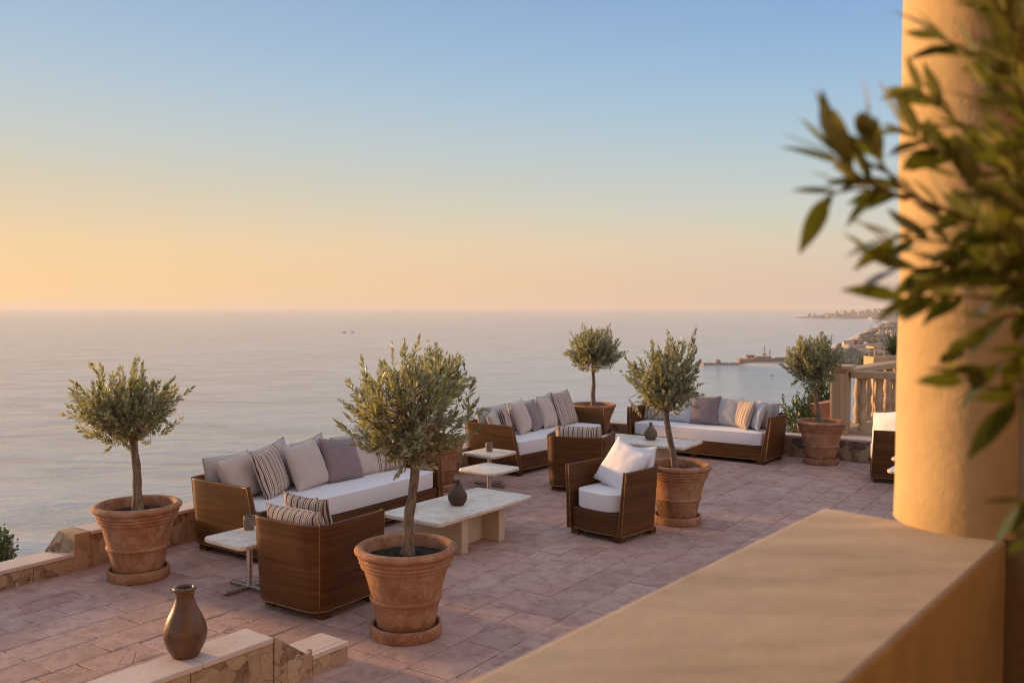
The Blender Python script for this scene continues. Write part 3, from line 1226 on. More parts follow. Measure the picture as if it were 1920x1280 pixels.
def build_balustrade():
    bme = baluster_mesh()
    y0 = 14.5
    pier = at_y(1573, 812, 14.62)
    z0 = WALL_H
    root = thing('balustrade', 'sandstone balustrade with square pier standing on the wall at far right', 'balustrade', (pier.x, pier.y, 0))
    m = frame(Vector((0, 0, 0)), rd, rn)
    mb = MB()
    # pier with a sunk fluted face
    mb.box(-.11, .17, -.30, .16, z0, z0 + .07, m)
    mb.box(-.095, .155, -.285, .14, z0 + .07, z0 + 1.02, m)
    mb.build('pier', M['sandstone'], root, bevel=.006)
    mb = MB()
    mb.box(-.075, -.03, -.30, -.286, z0 + .12, z0 + .97, m)
    mb.box(.06, .135, -.30, -.286, z0 + .12, z0 + .97, m)
    mb.build('pilaster_strip', M['sandstone'], root, bevel=.004)
    mb = MB()
    mb.box(-.12, .19, -.32, .18, z0 + 1.022, z0 + 1.06, m)
    mb.box(-.14, .22, -.345, .20, z0 + 1.062, z0 + 1.115, m)
    mb.build('pier_cap', M['sandstone'], root, bevel=.006)
    for x0, x1 in ((.175, .70), (.703, 1.28), (1.283, 2.0), (2.003, 2.9)):
        mb = MB()
        mb.box(x0, x1, -.115, .115, z0 + .91, z0 + 1.02, m)
        mb.build('rail', M['sandstone'], root, bevel=.012)
    mb = MB()
    mb.box(.17, 2.9, -.10, .10, z0, z0 + .058, m)
    mb.build('base_rail', M['sandstone'], root, bevel=.006)
    for k in range(10):
        b = link('baluster', bme, None, root)
        b.location = m @ Vector((.36 + k * .245, 0, z0 + .059))
    # second run behind
    e = at_y(1664, 681.5, 16.6)
    s = Vector((pier.x, pier.y, 0)) + rn * .25
    d = Vector((e.x - s.x, e.y - s.y, 0)).normalized()
    n = Vector((-d.y, d.x, 0))
    root2 = thing('balustrade', 'second sandstone balustrade running back behind the first one', 'balustrade', (s.x, s.y, 0))
    m2 = frame(Vector((0, 0, 0)), d, n)
    Lr = 3.4
    mb = MB()
    mb.box(0.02, Lr, -.14, .14, z0 + .93, z0 + 1.03, m2)
    mb.build('rail', M['sandstone'], root2, bevel=.012)
    mb = MB()
    mb.box(.05, Lr, -.14, .14, -1.2, z0 + .058, m2)
    mb.build('base_wall', M['sandstone'], root2, bevel=.006)
    for k in range(6):
        b = link('baluster', bme, None, root2)
        b.location = m2 @ Vector((.75 + k * .52, 0, z0 + .059))
        b.scale = (1, 1, 1.02)
    # planter and palm beyond
    c = at_y(1655, 668, 17.6)
    pb = thing('planter_box', 'stone planter box with spiky green plant above the balustrade', 'planter', (c.x, c.y, 0))
    mb = MB()
    mb.box(-.28, .55, -.25, .25, -1.0, c.z, None)
    mb.build('box', M['sandstone'], pb, bevel=.01)
    mb = MB()
    mb.box(-.25, .02, -.16, .16, c.z + .16, c.z + .20)
    mb.box(-.22, -.20, -.14, -.12, c.z, c.z + .16)
    mb.box(-.03, -.01, -.14, -.12, c.z, c.z + .16)
    mb.box(-.22, -.20, .12, .14, c.z, c.z + .16)
    mb.build('shelf', M['sandstone'], pb)
    mb = MB()
    rr = random.Random(5)
    for k in range(110):
        az, el = rr.uniform(0, 6.28), rr.uniform(.25, 1.35)
        L = rr.uniform(.30, .62)
        dd = Vector((math.cos(az) * math.cos(el), math.sin(az) * math.cos(el), math.sin(el)))
        sd_ = dd.cross(Vector((0, 0, 1))).normalized() * .018
        o_ = Vector((.22, 0, c.z + .02))
        mid = o_ + dd * L * .55
        tip = o_ + dd * L + Vector((0, 0, -.05))
        mb.add([o_ - sd_ * .4, o_ + sd_ * .4, mid + sd_, tip, mid - sd_], [(0, 1, 2, 4), (4, 2, 3)])
    l = mb.build('foliage', M['palm'], pb)
    l['kind'] = 'stuff'


# ---------------------------------------------------------------- furniture
def facing_rz(f):
    return math.atan2(-f.x, f.y)


def shell_path(W, D, r, n=7):
    """U from front-left, round the back, to front-right; y to the front"""
    hw, hd = W / 2, D / 2
    pts = []
    for i in range(7):
        pts.append((-hw, hd - (D - r) * i / 7))
    for i in range(n + 1):
        a = R(180 + 90 * i / n)
        pts.append((-hw + r + r * math.cos(a), -hd + r + r * math.sin(a)))
    k = max(3, int(W / .18))
    for i in range(1, k):
        pts.append((-hw + r + (W - 2 * r) * i / k, -hd))
    for i in range(n + 1):
        a = R(270 + 90 * i / n)
        pts.append((hw - r + r * math.cos(a), -hd + r + r * math.sin(a)))
    for i in range(1, 8):
        pts.append((hw, -hd + r + (D - r) * i / 7))
    P = [Vector(p) for p in pts]
    N = []
    for i in range(len(P)):
        e = P[min(i + 1, len(P) - 1)] - P[max(i - 1, 0)]
        N.append(Vector((e.y, -e.x)).normalized())
    return P, N


def shell_point(P, N, i, z, z0, H, flare, rake, off, D):
    t = (z - z0) / (H - z0)
    p = P[i] + N[i] * (flare * t + off)
    # arms lean back with height near the front edge
    w = max(0.0, (p.y + D * .1) / (D * .6))
    return Vector((p.x, p.y - rake * t * min(1, w), z))


def make_shell(parent, W, D, r, z0, H, flare, rake, t0, t1):
    """the wrap-round veneered body as side panels and a back panel with golden edge trim"""
    P, N = shell_path(W, D, r)
    last = len(P) - 1
    n = 7
    j0, j1 = 7 + n // 2, last - 7 - n // 2      # joints in the rounded corners
    for name, i0, i1 in (('side_panel', 0, j0), ('back_panel', j0, j1), ('side_panel', j1, last)):
        zs = [z0, z0 + (H - z0) * .33, z0 + (H - z0) * .66, H]
        vs, fs = [], []
        idx = list(range(i0, i1 + 1))
        k = len(idx)
        for z in zs:
            for i in idx:
                vs.append(shell_point(P, N, i, z, z0, H, flare, rake, 0, D))
        for z in zs:
            t = (z - z0) / (H - z0)
            for i in idx:
                vs.append(shell_point(P, N, i, z, z0, H, flare, rake, -(t0 + (t1 - t0) * t), D))
        nz = len(zs)
        o = nz * k
        for a in range(nz - 1):
            for b in range(k - 1):
                fs.append((a * k + b, a * k + b + 1, (a + 1) * k + b + 1, (a + 1) * k + b))
                fs.append((o + a * k + b + 1, o + a * k + b, o + (a + 1) * k + b, o + (a + 1) * k + b + 1))
        for b in range(k - 1):
            fs.append(((nz - 1) * k + b, (nz - 1) * k + b + 1, o + (nz - 1) * k + b + 1, o + (nz - 1) * k + b))
            fs.append((b + 1, b, o + b, o + b + 1))
        for a in range(nz - 1):
            fs.append(((a + 1) * k, a * k, 0, 0)[:2] + (o + a * k, o + (a + 1) * k))
            fs.append((a * k + k - 1, (a + 1) * k + k - 1, o + (a + 1) * k + k - 1, o + a * k + k - 1))
        mb = MB()
        mb.add(vs, fs)
        mb.build(name, M['wood'], parent, 40, bevel=.006, seg=2)
    # trims
    tr = MB()
    q = [shell_point(P, N, i, z0 + .006, z0, H, flare, rake, .001, D) for i in range(last + 1)]
    tr.tube(q, .0036, 6)
    for i in (j0, j1):
        q = [shell_point(P, N, i, z0 + (H - z0 - .004) * t / 6, z0, H, flare, rake, .0005, D) for t in range(7)]
        tr.tube(q, .0036, 6)
    for i in (0, last):
        for off in (0.0, 1.0):
            q = []
            for t in range(7):
                tt_ = t / 6
                th = (t0 + (t1 - t0) * tt_) * off
                q.append(shell_point(P, N, i, z0 + (H - z0 - .004) * tt_, z0, H, flare, rake, -th, D) + Vector((0, .001, 0)))
            tr.tube(q, .0036, 6)
    tr.build('edge_trim', M['trim'], parent, 180)
    return P, N


def add_leg(parent, x, y, z1, s=.05, s2=None):
    mb = MB()
    s2 = s2 or s
    mb.box(x - s, x + s, y - s2, y + s2, 0, z1)
    mb.build('leg', M['legwood'], parent, bevel=.005)


def front_rail(parent, w, y0, bow, z0, z1, th=.05, nm='front_rail'):
    k = 16
    vs, fs = [], []
    for i in range(k + 1):
        x = -w / 2 + w * i / k
        y = y0 + bow * (1 - (2 * x / w) ** 2)
        vs += [(x, y, z0), (x, y, z1), (x, y - th, z1), (x, y - th, z0)]
    for i in range(k):
        a = i * 4
        for j in range(4):
            fs.append((a + j, a + (j + 1) % 4, a + 4 + (j + 1) % 4, a + 4 + j))
    fs += [(3, 2, 1, 0), (k * 4, k * 4 + 1, k * 4 + 2, k * 4 + 3)]
    mb = MB()
    mb.add(vs, fs)
    o = mb.build(nm, M['wood'], parent, 40, bevel=.004)
    bm = bmesh.new()
    bm.from_mesh(o.data)
    bmesh.ops.recalc_face_normals(bm, faces=bm.faces)
    bm.to_mesh(o.data)
    bm.free()
    mb = MB()
    mb.tube([(-w / 2 + w * i / k, y0 + bow * (1 - (-1 + 2 * i / k) ** 2) + .001, z0 + .006) for i in range(k + 1)], .0036, 6)
    mb.build('rail_trim', M['trim'], o, 180)
    return o


def seat_cushion(parent, w, d, yc, bow, z0, z1, mat='seat'):
    pts = rrect(w, d, .05, 5, bow)
    mb = MB()
    slab(mb, pts, z0, z1, .022, 4, .012, Matrix.Translation((0, yc, 0)))
    o = mb.build('seat_cushion', M[mat], parent, 50)
    ns = outline_normals(pts)
    for z in (z1 - .010, z0 + .010):
        q = [Vector((p.x - n.x * .004, p.y + yc - n.y * .004, z)) for p, n in zip(pts, ns)]
        q.append(q[0])
        mb = MB()
        mb.tube(q, .0048, 5, False)
        mb.build('piping', M[mat], o, 180)
    return o


SEAT_TOP = .485


def make_sofa(name, label, loc, rz, L=2.65, D=.92, H=.715):
    root = thing(name, label, 'sofa', loc, rz, 'wood framed terrace sofas')
    z0 = .065
    make_shell(root, L, D, .13, z0, H, .045, .10, .085, .042)
    iw = L - .17
    front_rail(root, iw, D / 2 - .045, .055, z0, .275)
    seat_cushion(root, iw - .012, D - .17, .012, .06, .278, SEAT_TOP - .012)
    mb = MB()
    mb.box(-iw / 2, iw / 2, -D / 2 + .08, D / 2 - .1, z0 + .01, .272)
    mb.build('seat_base', M['wood'], root)
    for x in (-L / 2 + .09, L / 2 - .09):
        for y in (-D / 2 + .12, D / 2 - .09):
            add_leg(root, x, y, z0 + .002, .055)
    add_leg(root, 0, D / 2 - .09, z0 + .002, .055)
    return root


def make_chair(label, loc, rz, W=.72, D=.73, H=.725, r=.13):
    root = thing('armchair', label, 'armchair', loc, rz, 'wood framed tub armchairs')
    z0 = .065
    make_shell(root, W, D, r, z0, H, .040, .025, .050, .034)
    iw = W - .10
    front_rail(root, iw, D / 2 - .03, .045, z0, .29)
    pts = rrect(iw - .014, D - .12, .17, 8, .06)
    # rounded back, square front corners
    pts = [Vector((p.x if p.y < 0 else max(-iw / 2 + .009, min(iw / 2 - .009, p.x * 1.06)), p.y)) for p in pts]
    mb = MB()
    slab(mb, pts, .293, SEAT_TOP - .005, .02, 4, .016, Matrix.Translation((0, .012, 0)))
    sc = mb.build('seat_cushion', M['seat'], root, 50)
    ns = outline_normals(pts)
    q = [Vector((p.x - n.x * .003, p.y + .012 - n.y * .003, SEAT_TOP - .014)) for p, n in zip(pts, ns)]
    q.append(q[0])
    mb = MB()
    mb.tube(q, .0045, 5, False)
    mb.build('piping', M['seat'], sc, 180)
    mb = MB()
    slab(mb, rrect(iw - .03, D - .16, .16, 6), z0 + .01, .288, .004, 2)
    mb.build('seat_base', M['wood'], root)
    for x in (-W / 2 + .08, W / 2 - .08):
        for y in (-D / 2 + .13, D / 2 - .075):
            add_leg(root, x, y, z0 + .002, .048)
    return root


def pillow_mesh(w, h, th, seed, n=20, ear=.06):
    if w > h * 1.4:
        ear = .025
    rr = random.Random(seed)
    off = Vector((rr.uniform(0, 50), rr.uniform(0, 50), rr.uniform(0, 50)))
    vs, fs = [], []
    sag = rr.uniform(.02, .07)

    def pos(u, v, s):
        # u,v in -1..1
        cu, cv = 1 - ear * (1 - v * v) * (abs(u) ** 3), 1 - ear * (1 - u * u) * (abs(v) ** 3)
        x, z = u * cu * w / 2, v * cv * h / 2
        e = max(0.0, (1 - abs(u) ** 2.4)) * max(0.0, (1 - abs(v) ** 2.4))
        t = th / 2 * (e ** .46)
        t *= 1 - sag * v
        wr = mnoise.noise(Vector((x * 9, z * 9, s * 3)) + off) * .010 + mnoise.noise(Vector((x * 22, z * 15, s * 3)) + off) * .0045
        # creases running in from the corners
        cr = math.sin((abs(u) - abs(v)) * 9 + off.x) * .006 * (abs(u * v) ** 1.2)
        t += (wr + cr) * min(1, e * 5)
        z += (-.03 * (1 - u * u) * (v > 0) * abs(v)) * h * sag * 8
        return Vector((x, s * t, z + h / 2))
    for s in (1, -1):
        o = len(vs)
        for i in range(n + 1):
            for j in range(n + 1):
                u, v = -1 + 2 * i / n, -1 + 2 * j / n
                u = math.copysign(abs(u) ** .85, u)
                v = math.copysign(abs(v) ** .85, v)
                vs.append(pos(u, v, s))
        for i in range(n):
            for j in range(n):
                a = o + i * (n + 1) + j
                f = (a, a + 1, a + n + 2, a + n + 1)
                fs.append(f if s > 0 else f[::-1])
    me = bpy.data.meshes.new('pillow')
    me.from_pydata(vs, [], fs)
    bm = bmesh.new()
    bm.from_mesh(me)
    bmesh.ops.remove_doubles(bm, verts=bm.verts, dist=1e-5)
    bm.to_mesh(me)
    bm.free()
    # seam outline
    seam = [pos(-1 + 2 * i / n, -1, 1) for i in range(n)] + [pos(1, -1 + 2 * i / n, 1) for i in range(n)] + \
           [pos(1 - 2 * i / n, 1, 1) for i in range(n)] + [pos(-1, 1 - 2 * i / n, 1) for i in range(n)]
    seam.append(seam[0])
    return me, [Vector((p.x, 0, p.z)) for p in seam]


SEED = [100]


def pillow(base, u, v, w, h, th, mat, label, lean=18, yaw=0, roll=0, z=SEAT_TOP - .005, name='pillow', group='loose pillows on the seats'):
    SEED[0] += 1
    me, seam = pillow_mesh(w, h, th, SEED[0])
    o = link(name, me, M[mat], None, 180)
    bm_ = base.matrix_basis if base is not None else Matrix()
    o.matrix_basis = bm_ @ Matrix.Translation((u, v, z)) @ Matrix.Rotation(R(yaw), 4, 'Z') @ Matrix.Rotation(R(lean), 4, 'X') @ Matrix.Rotation(R(roll), 4, 'Y')
    tag(o, label, 'pillow', group)
    mb = MB()
    mb.tube(seam, .0042, 5, False)
    mb.build('seam', M[mat], o, 180)
    return o


def coffee_table(label, loc, rz, w=1.53, d=.77, h=.40):
    root = thing('coffee_table', label, 'coffee table', loc, rz, 'travertine coffee tables')
    mb = MB()
    slab(mb, rrect(w, d, .055, 6), h - .045, h, .014, 4)
    mb.build('tabletop', M['travertine'], root, 50)
    for sx in (-1, 1):
        mb = MB()
        mb.box(sx * .30 - .05, sx * .30 + .05, -.31, .31, 0, h - .046)
        mb.build('leg', M['travertine_leg'], root, bevel=.006)
    mb = MB()
    mb.box(-.249, .249, -.10, .10, 0, h - .047)
    mb.build('stretcher', M['travertine_leg'], root, bevel=.006)
    return root


def side_table(label, loc, rz, s=.56, h=.455):
    root = thing('side_table', label, 'side table', loc, rz, 'travertine pedestal side tables')
    mb = MB()
    slab(mb, rrect(s, s, .075, 7), h - .042, h, .015, 4)
    mb.build('tabletop', M['travertine'], root, 50)
    mb = MB()
    mb.tube([(0, 0, .02), (0, 0, h - .043)], .026, 20)
    mb.build('post', M['steel'], root, 40)
    mb = MB()
    mb.tube([(0, 0, h - .052), (0, 0, h - .0425)], .075, 20)
    mb.build('mounting_plate', M['steel'], root, 40)
    mb = MB()
    for k in range(4):
        m = Matrix.Rotation(R(90 * k), 4, 'Z')
        mb.box(.018, .255, -.021, .021, .008, .030, m)
        mb.box(.0, .0185, -.021, .021, .008, .0302, m)
    mb.build('foot_cross', M['steel'], root, bevel=.002)
    mb = MB()
    for k in range(4):
        m = Matrix.Rotation(R(90 * k), 4, 'Z')
        mb.box(.22, .25, -.018, .018, 0, .0078, m)
    mb.build('foot_pad', M['rubber'], root)
    return root


def vase_small(label, loc, mat, s=1.0):
    prof = [(.0, 0), (.045, 0), (.060, .006), (.083, .035), (.092, .07), (.089, .10), (.072, .135), (.048, .163), (.028, .185), (.021, .205), (.021, .225), (.025, .236), (.023, .24), (.016, .238), (.014, .20), (.0, .195)]
    root = MB()
    root.lathe([(r * s, z * s) for r, z in smooth_prof(prof, 3)], 40, None, False)
    o = root.build('bottle_vase', M[mat], None, 180)
    o.location = loc
    tag(o, label, 'vase', 'bottle vases on the coffee tables')
    hb = MB()
    hb.tube([(.020 * s, 0, .215 * s), (.034 * s, 0, .205 * s), (.040 * s, 0, .18 * s), (.044 * s, 0, .168 * s)], .004 * s, 6)
    hb.build('handle', M[mat], o, 180)
    return o


def smooth_prof(p, k=3):
    """Catmull-Rom through a profile"""
    q = []
    P = [p[0]] + list(p) + [p[-1]]
    for i in range(1, len(P) - 2):
        for s in range(k):
            t = s / k
            o = []
            for c in (0, 1):
                a, b, d, e = P[i - 1][c], P[i][c], P[i + 1][c], P[i + 2][c]
                o.append(.5 * (2 * b + (d - a) * t + (2 * a - 5 * b + 4 * d - e) * t * t + (3 * b - a - 3 * d + e) * t ** 3))
            q.append((max(0.0, o[0]), o[1]))
    q.append(p[-1])
    return q


def cup(label, loc):
    prof = [(0, 0), (.040, 0), (.045, .01), (.049, .05), (.049, .09), (.046, .118), (.044, .122), (.039, .118), (.040, .06), (.036, .03), (0, .028)]
    mb = MB()
    mb.lathe(prof, 28, None, False)
    o = mb.build('stoneware_cup', M['cup'], None, 40)
    o.location = loc
    return tag(o, label, 'cup', 'cups on the side tables')


# ---------------------------------------------------------------- potted olive trees
def pot_profile():
    return [(0, .05), (.200, .05), (.207, .058), (.226, .15), (.248, .262), (.252, .268), (.264, .273), (.268, .283), (.265, .293), (.256, .298), (.257, .306),
            (.285, .42), (.308, .500), (.309, .505), (.321, .509), (.329, .517), (.330, .526), (.322, .534), (.323, .537), (.335, .541), (.341, .549), (.340, .558), (.331, .565), (.332, .568),
            (.345, .572), (.351, .581), (.349, .590), (.342, .597), (.344, .600), (.362, .608), (.374, .622), (.376, .636), (.369, .650), (.354, .660), (.334, .662), (.318, .655), (.311, .64), (.306, .55), (0, .55)]


def leaf_cluster(mb, rr, p, d, ll, lw):
    """one leaf: two folded quads"""
    side = d.cross(Vector((rr.uniform(-1, 1), rr.uniform(-1, 1), rr.uniform(-1, 1))))
    if side.length < 1e-3:
        side = d.cross(Vector((0, 0, 1)))
    side.normalize()
    up = side.cross(d)
    b = p
    m1, m2 = p + d * ll * .35, p + d * ll * .72
    t = p + d * ll + up * (-.08 * ll)
    f = up * (lw * .25)
    mb.add([b, m1 + side * lw + f, m2 + side * lw * .8 + f, t, m2 - side * lw * .8 + f, m1 - side * lw + f], [(0, 1, 2, 3), (0, 3, 4, 5)])


def olive_parts(root, seed, trunk, r0, r1, crown_c, rad, n_twigs, ll=.064, lw=.0100, soil_z=.585, flat=0.0, updir=.55):
    rr = random.Random(seed)
    mb = MB()
    # trunk with flare and knots
    pts, rads = [], []
    K = 22
    T = [Vector(t) for t in trunk]
    for i in range(K + 1):
        t = i / K * (len(T) - 1)
        k = min(int(t), len(T) - 2)
        f = t - k
        a, b, c, d = T[max(k - 1, 0)], T[k], T[k + 1], T[min(k + 2, len(T) - 1)]
        p = .5 * (2 * b + (c - a) * f + (2 * a - 5 * b + 4 * c - d) * f * f + (3 * b - a - 3 * c + d) * f ** 3)
        s = i / K
        p = p + Vector((mnoise.noise(Vector((s * 4, seed, 0))), mnoise.noise(Vector((s * 4, 0, seed))), 0)) * .008
        pts.append(p)
        rads.append((r0 + (r1 - r0) * s) * (1 + .7 * math.exp(-s * 14) + .12 * mnoise.noise(Vector((s * 9, seed * 3.1, 1)))))
    mb.tube(pts, rads, 16)
    nv = []
    for v in mb.v:
        v = Vector(v)
        q = min(pts, key=lambda p: (p - v).length)
        d = (v - q)
        nv.append(tuple(v + d * .22 * mnoise.noise(Vector((v.x * 60, v.y * 60, v.z * 9)))))
    mb.v = nv
    trunk_o = mb.build('trunk', M['bark'], root, 180)
    top = pts[-1]
    C = Vector(crown_c)
    RX, RY, RZ = rad

    def lump(d):
        return 1 + .42 * mnoise.noise(d * 1.9 + Vector((seed * 7.3, 0, 0))) + .16 * mnoise.noise(d * 4.2 + Vector((0, seed * 3.7, 0)))

    limbs = []
    lm = MB()
    for k in range(12):
        az = 2 * math.pi * (k * .382 + rr.uniform(-.05, .05))
        el = rr.uniform(.05, 1.3)
        d = Vector((math.cos(az) * math.cos(el), math.sin(az) * math.cos(el), math.sin(el)))
        e = C + Vector((d.x * RX, d.y * RY, d.z * RZ)) * rr.uniform(.5, .78) + Vector((0, 0, -.12 * RZ))
        s = pts[-1 - rr.randrange(0, 3)]
        mid = s.lerp(e, .5) + Vector((rr.uniform(-.05, .05), rr.uniform(-.05, .05), -.02 + rr.uniform(-.03, .05)))
        path = [s.lerp(mid, .0), s.lerp(mid, .5) + Vector((0, 0, .03)), mid, mid.lerp(e, .5), e]
        lm.tube(path, [r1 * .62, r1 * .48, r1 * .36, r1 * .24, .004], 7)
        limbs += [path[1], path[2], path[3], path[4], mid.lerp(e, .25), mid.lerp(e, .75)]
    tw = MB()
    lv = MB()
    for k in range(n_twigs):
        # direction on the sphere, thinner below
        while True:
            d = Vector((rr.gauss(0, 1), rr.gauss(0, 1), rr.gauss(0, 1)))
            if d.length > .01:
                d.normalize()
                if d.z > -.75 or rr.random() < .3:
                    break
        rf = (rr.random() ** .36)
        stray = rr.random() < .13
        f = (1.06 + rr.random() * .14) if stray else min(1.0, .30 + .72 * rf)
        tip = C + Vector((d.x * RX, d.y * RY, d.z * RZ)) * f * lump(d)
        dirv = (d * .75 + Vector((0, 0, updir)) + Vector((rr.gauss(0, .32), rr.gauss(0, .32), rr.gauss(0, .25)))).normalized()
        L = rr.uniform(.16, .32) * (1.2 if stray else 1)
        st = tip - dirv * L
        near = min(limbs, key=lambda q: (q - st).length_squared)
        if (near - st).length > .30:
            continue
        if True:
            mid = near.lerp(st, .55) + Vector((rr.uniform(-.02, .02), rr.uniform(-.02, .02), rr.uniform(-.03, .01)))
            tw.tube([near, mid, st], [.0042, .0032, .0024], 4, False)
        bend = Vector((rr.gauss(0, .03), rr.gauss(0, .03), rr.gauss(.02, .02)))
        P = [st, st.lerp(tip, .5) + bend * .5, tip + bend]
        tw.tube(P, [.0024, .0018, .001], 4, False)
        nl = int(L / .0235)
        for i in range(nl):
            t = (i + .6) / nl
            p = (P[0].lerp(P[1], t * 2) if t < .5 else P[1].lerp(P[2], t * 2 - 1))
            ang = rr.uniform(0, 6.28)
            a = dirv.cross(Vector((math.cos(ang), math.sin(ang), .3))).normalized()
            sp_ = rr.uniform(.6, 1.15) * (1 - .45 * t)
            for s in (1, -1):
                if rr.random() < .12:
                    continue
                ld_ = (dirv + a * s * sp_).normalized()
                leaf_cluster(lv, rr, p, ld_, ll * rr.uniform(.65, 1.15) * (1 - .25 * (t > .85)), lw * rr.uniform(.8, 1.2))
        leaf_cluster(lv, rr, P[2], dirv, ll * .8, lw)
    lm.build('limb', M['bark'], trunk_o, 180)
    tw_o = tw.build('twigs', M['bark'], trunk_o)
    tw_o['kind'] = 'stuff'
    c = lv.build('crown', M['leaf'], root)
    c['kind'] = 'stuff'


def pot_parts(root, seed=0):
    mb = MB()
    mb.lathe(pot_profile(), 72, None, False)
    wob = lambda v: 1 + .006 * mnoise.noise(Vector((v[0] * 3, v[1] * 3, v[2] * 3 + seed)))
    mb.v = [(v[0] * wob(v), v[1] * wob(v), v[2]) for v in mb.v]
    mb.build('pot', M['terracotta'], root, 50)
    mb = MB()
    mb.lathe([(0, 0), (.252, 0), (.260, .008), (.264, .078), (.261, .088), (.253, .093), (.242, .091), (.235, .082), (.232, .046), (0, .044)], 64, None, False)
    mb.build('saucer', M['terracotta'], root, 50)
    # heaped soil
    rr = random.Random(seed)
    vs, fs = [], []
    n, rings = 48, 12
    vs.append((0, 0, .588))
    for i in range(1, rings + 1):
        r = .3085 * i / rings
        for k in range(n):
            w = 2 * math.pi * k / n
            z = .592 - .030 * (i / rings) ** 2 + rr.uniform(-.010, .010)
            vs.append((r * math.cos(w), r * math.sin(w), z))
    for k in range(n):
        fs.append((0, 1 + k, 1 + (k + 1) % n))
    for i in range(rings - 1):
        for k in range(n):
            a, b = 1 + i * n, 1 + (i + 1) * n
            fs.append((a + k, b + k, b + (k + 1) % n, a + (k + 1) % n))
    mb = MB()
    mb.add(vs, fs)
    mb.build('soil', M['soil'], root, 180)


def olive(label, loc, seed, trunk, r0, r1, cc, rad, n, scale=1.0, **kw):
    root = thing('potted_olive_tree', label, 'potted tree', loc, 0, 'olive trees in terracotta pots', scale)
    pot_parts(root, seed)
    olive_parts(root, seed, trunk, r0, r1, cc, rad, n, **kw)
    return root


def shrub(label, c, rx, rz, n, seed, ll=.07, lw=.02, mat='shrub', name='shrub'):
    rr = random.Random(seed)
    g = lh(c.x, c.y)
    root = thing(name, label, 'shrub', (c.x, c.y, min(g, c.z - rz)))
    dz = root.location.z
    mb = MB()
    cz = c.z - dz
    st = MB()
    for k in range(9):
        a = 6.28 * k / 9
        st.tube([(rr.uniform(-.06, .06), rr.uniform(-.06, .06), -.1), (math.cos(a) * rx * .3, math.sin(a) * rx * .3, cz * .6), (math.cos(a) * rx * .7, math.sin(a) * rx * .7, cz + rr.uniform(-.3, .5) * rz)], [.025, .016, .006], 6)
    st.build('stem', M['bark'], root, 180)
    for k in range(n):
        d = Vector((rr.gauss(0, 1), rr.gauss(0, 1), rr.gauss(0, 1))).normalized()
        f = .35 + .65 * rr.random() ** .5
        lump = 1 + .35 * mnoise.noise(d * 2 + Vector((seed, 0, 0)))
        tip = Vector((d.x * rx, d.y * rx, d.z * rz)) * f * lump + Vector((0, 0, cz))
        dv = (d * .6 + Vector((0, 0, .7)) + Vector((rr.gauss(0, .3), rr.gauss(0, .3), rr.gauss(0, .2)))).normalized()
        for i in range(9):
            p = tip - dv * (i * .022)
            a = dv.cross(Vector((rr.uniform(-1, 1), rr.uniform(-1, 1), rr.uniform(-1, 1)))).normalized()
            leaf_cluster(mb, rr, p, (dv + a * rr.uniform(.4, 1.1)).normalized(), ll * rr.uniform(.6, 1.1), lw * rr.uniform(.7, 1.1))
    o = mb.build('crown', M[mat], root)
    o['kind'] = 'stuff'
    return root


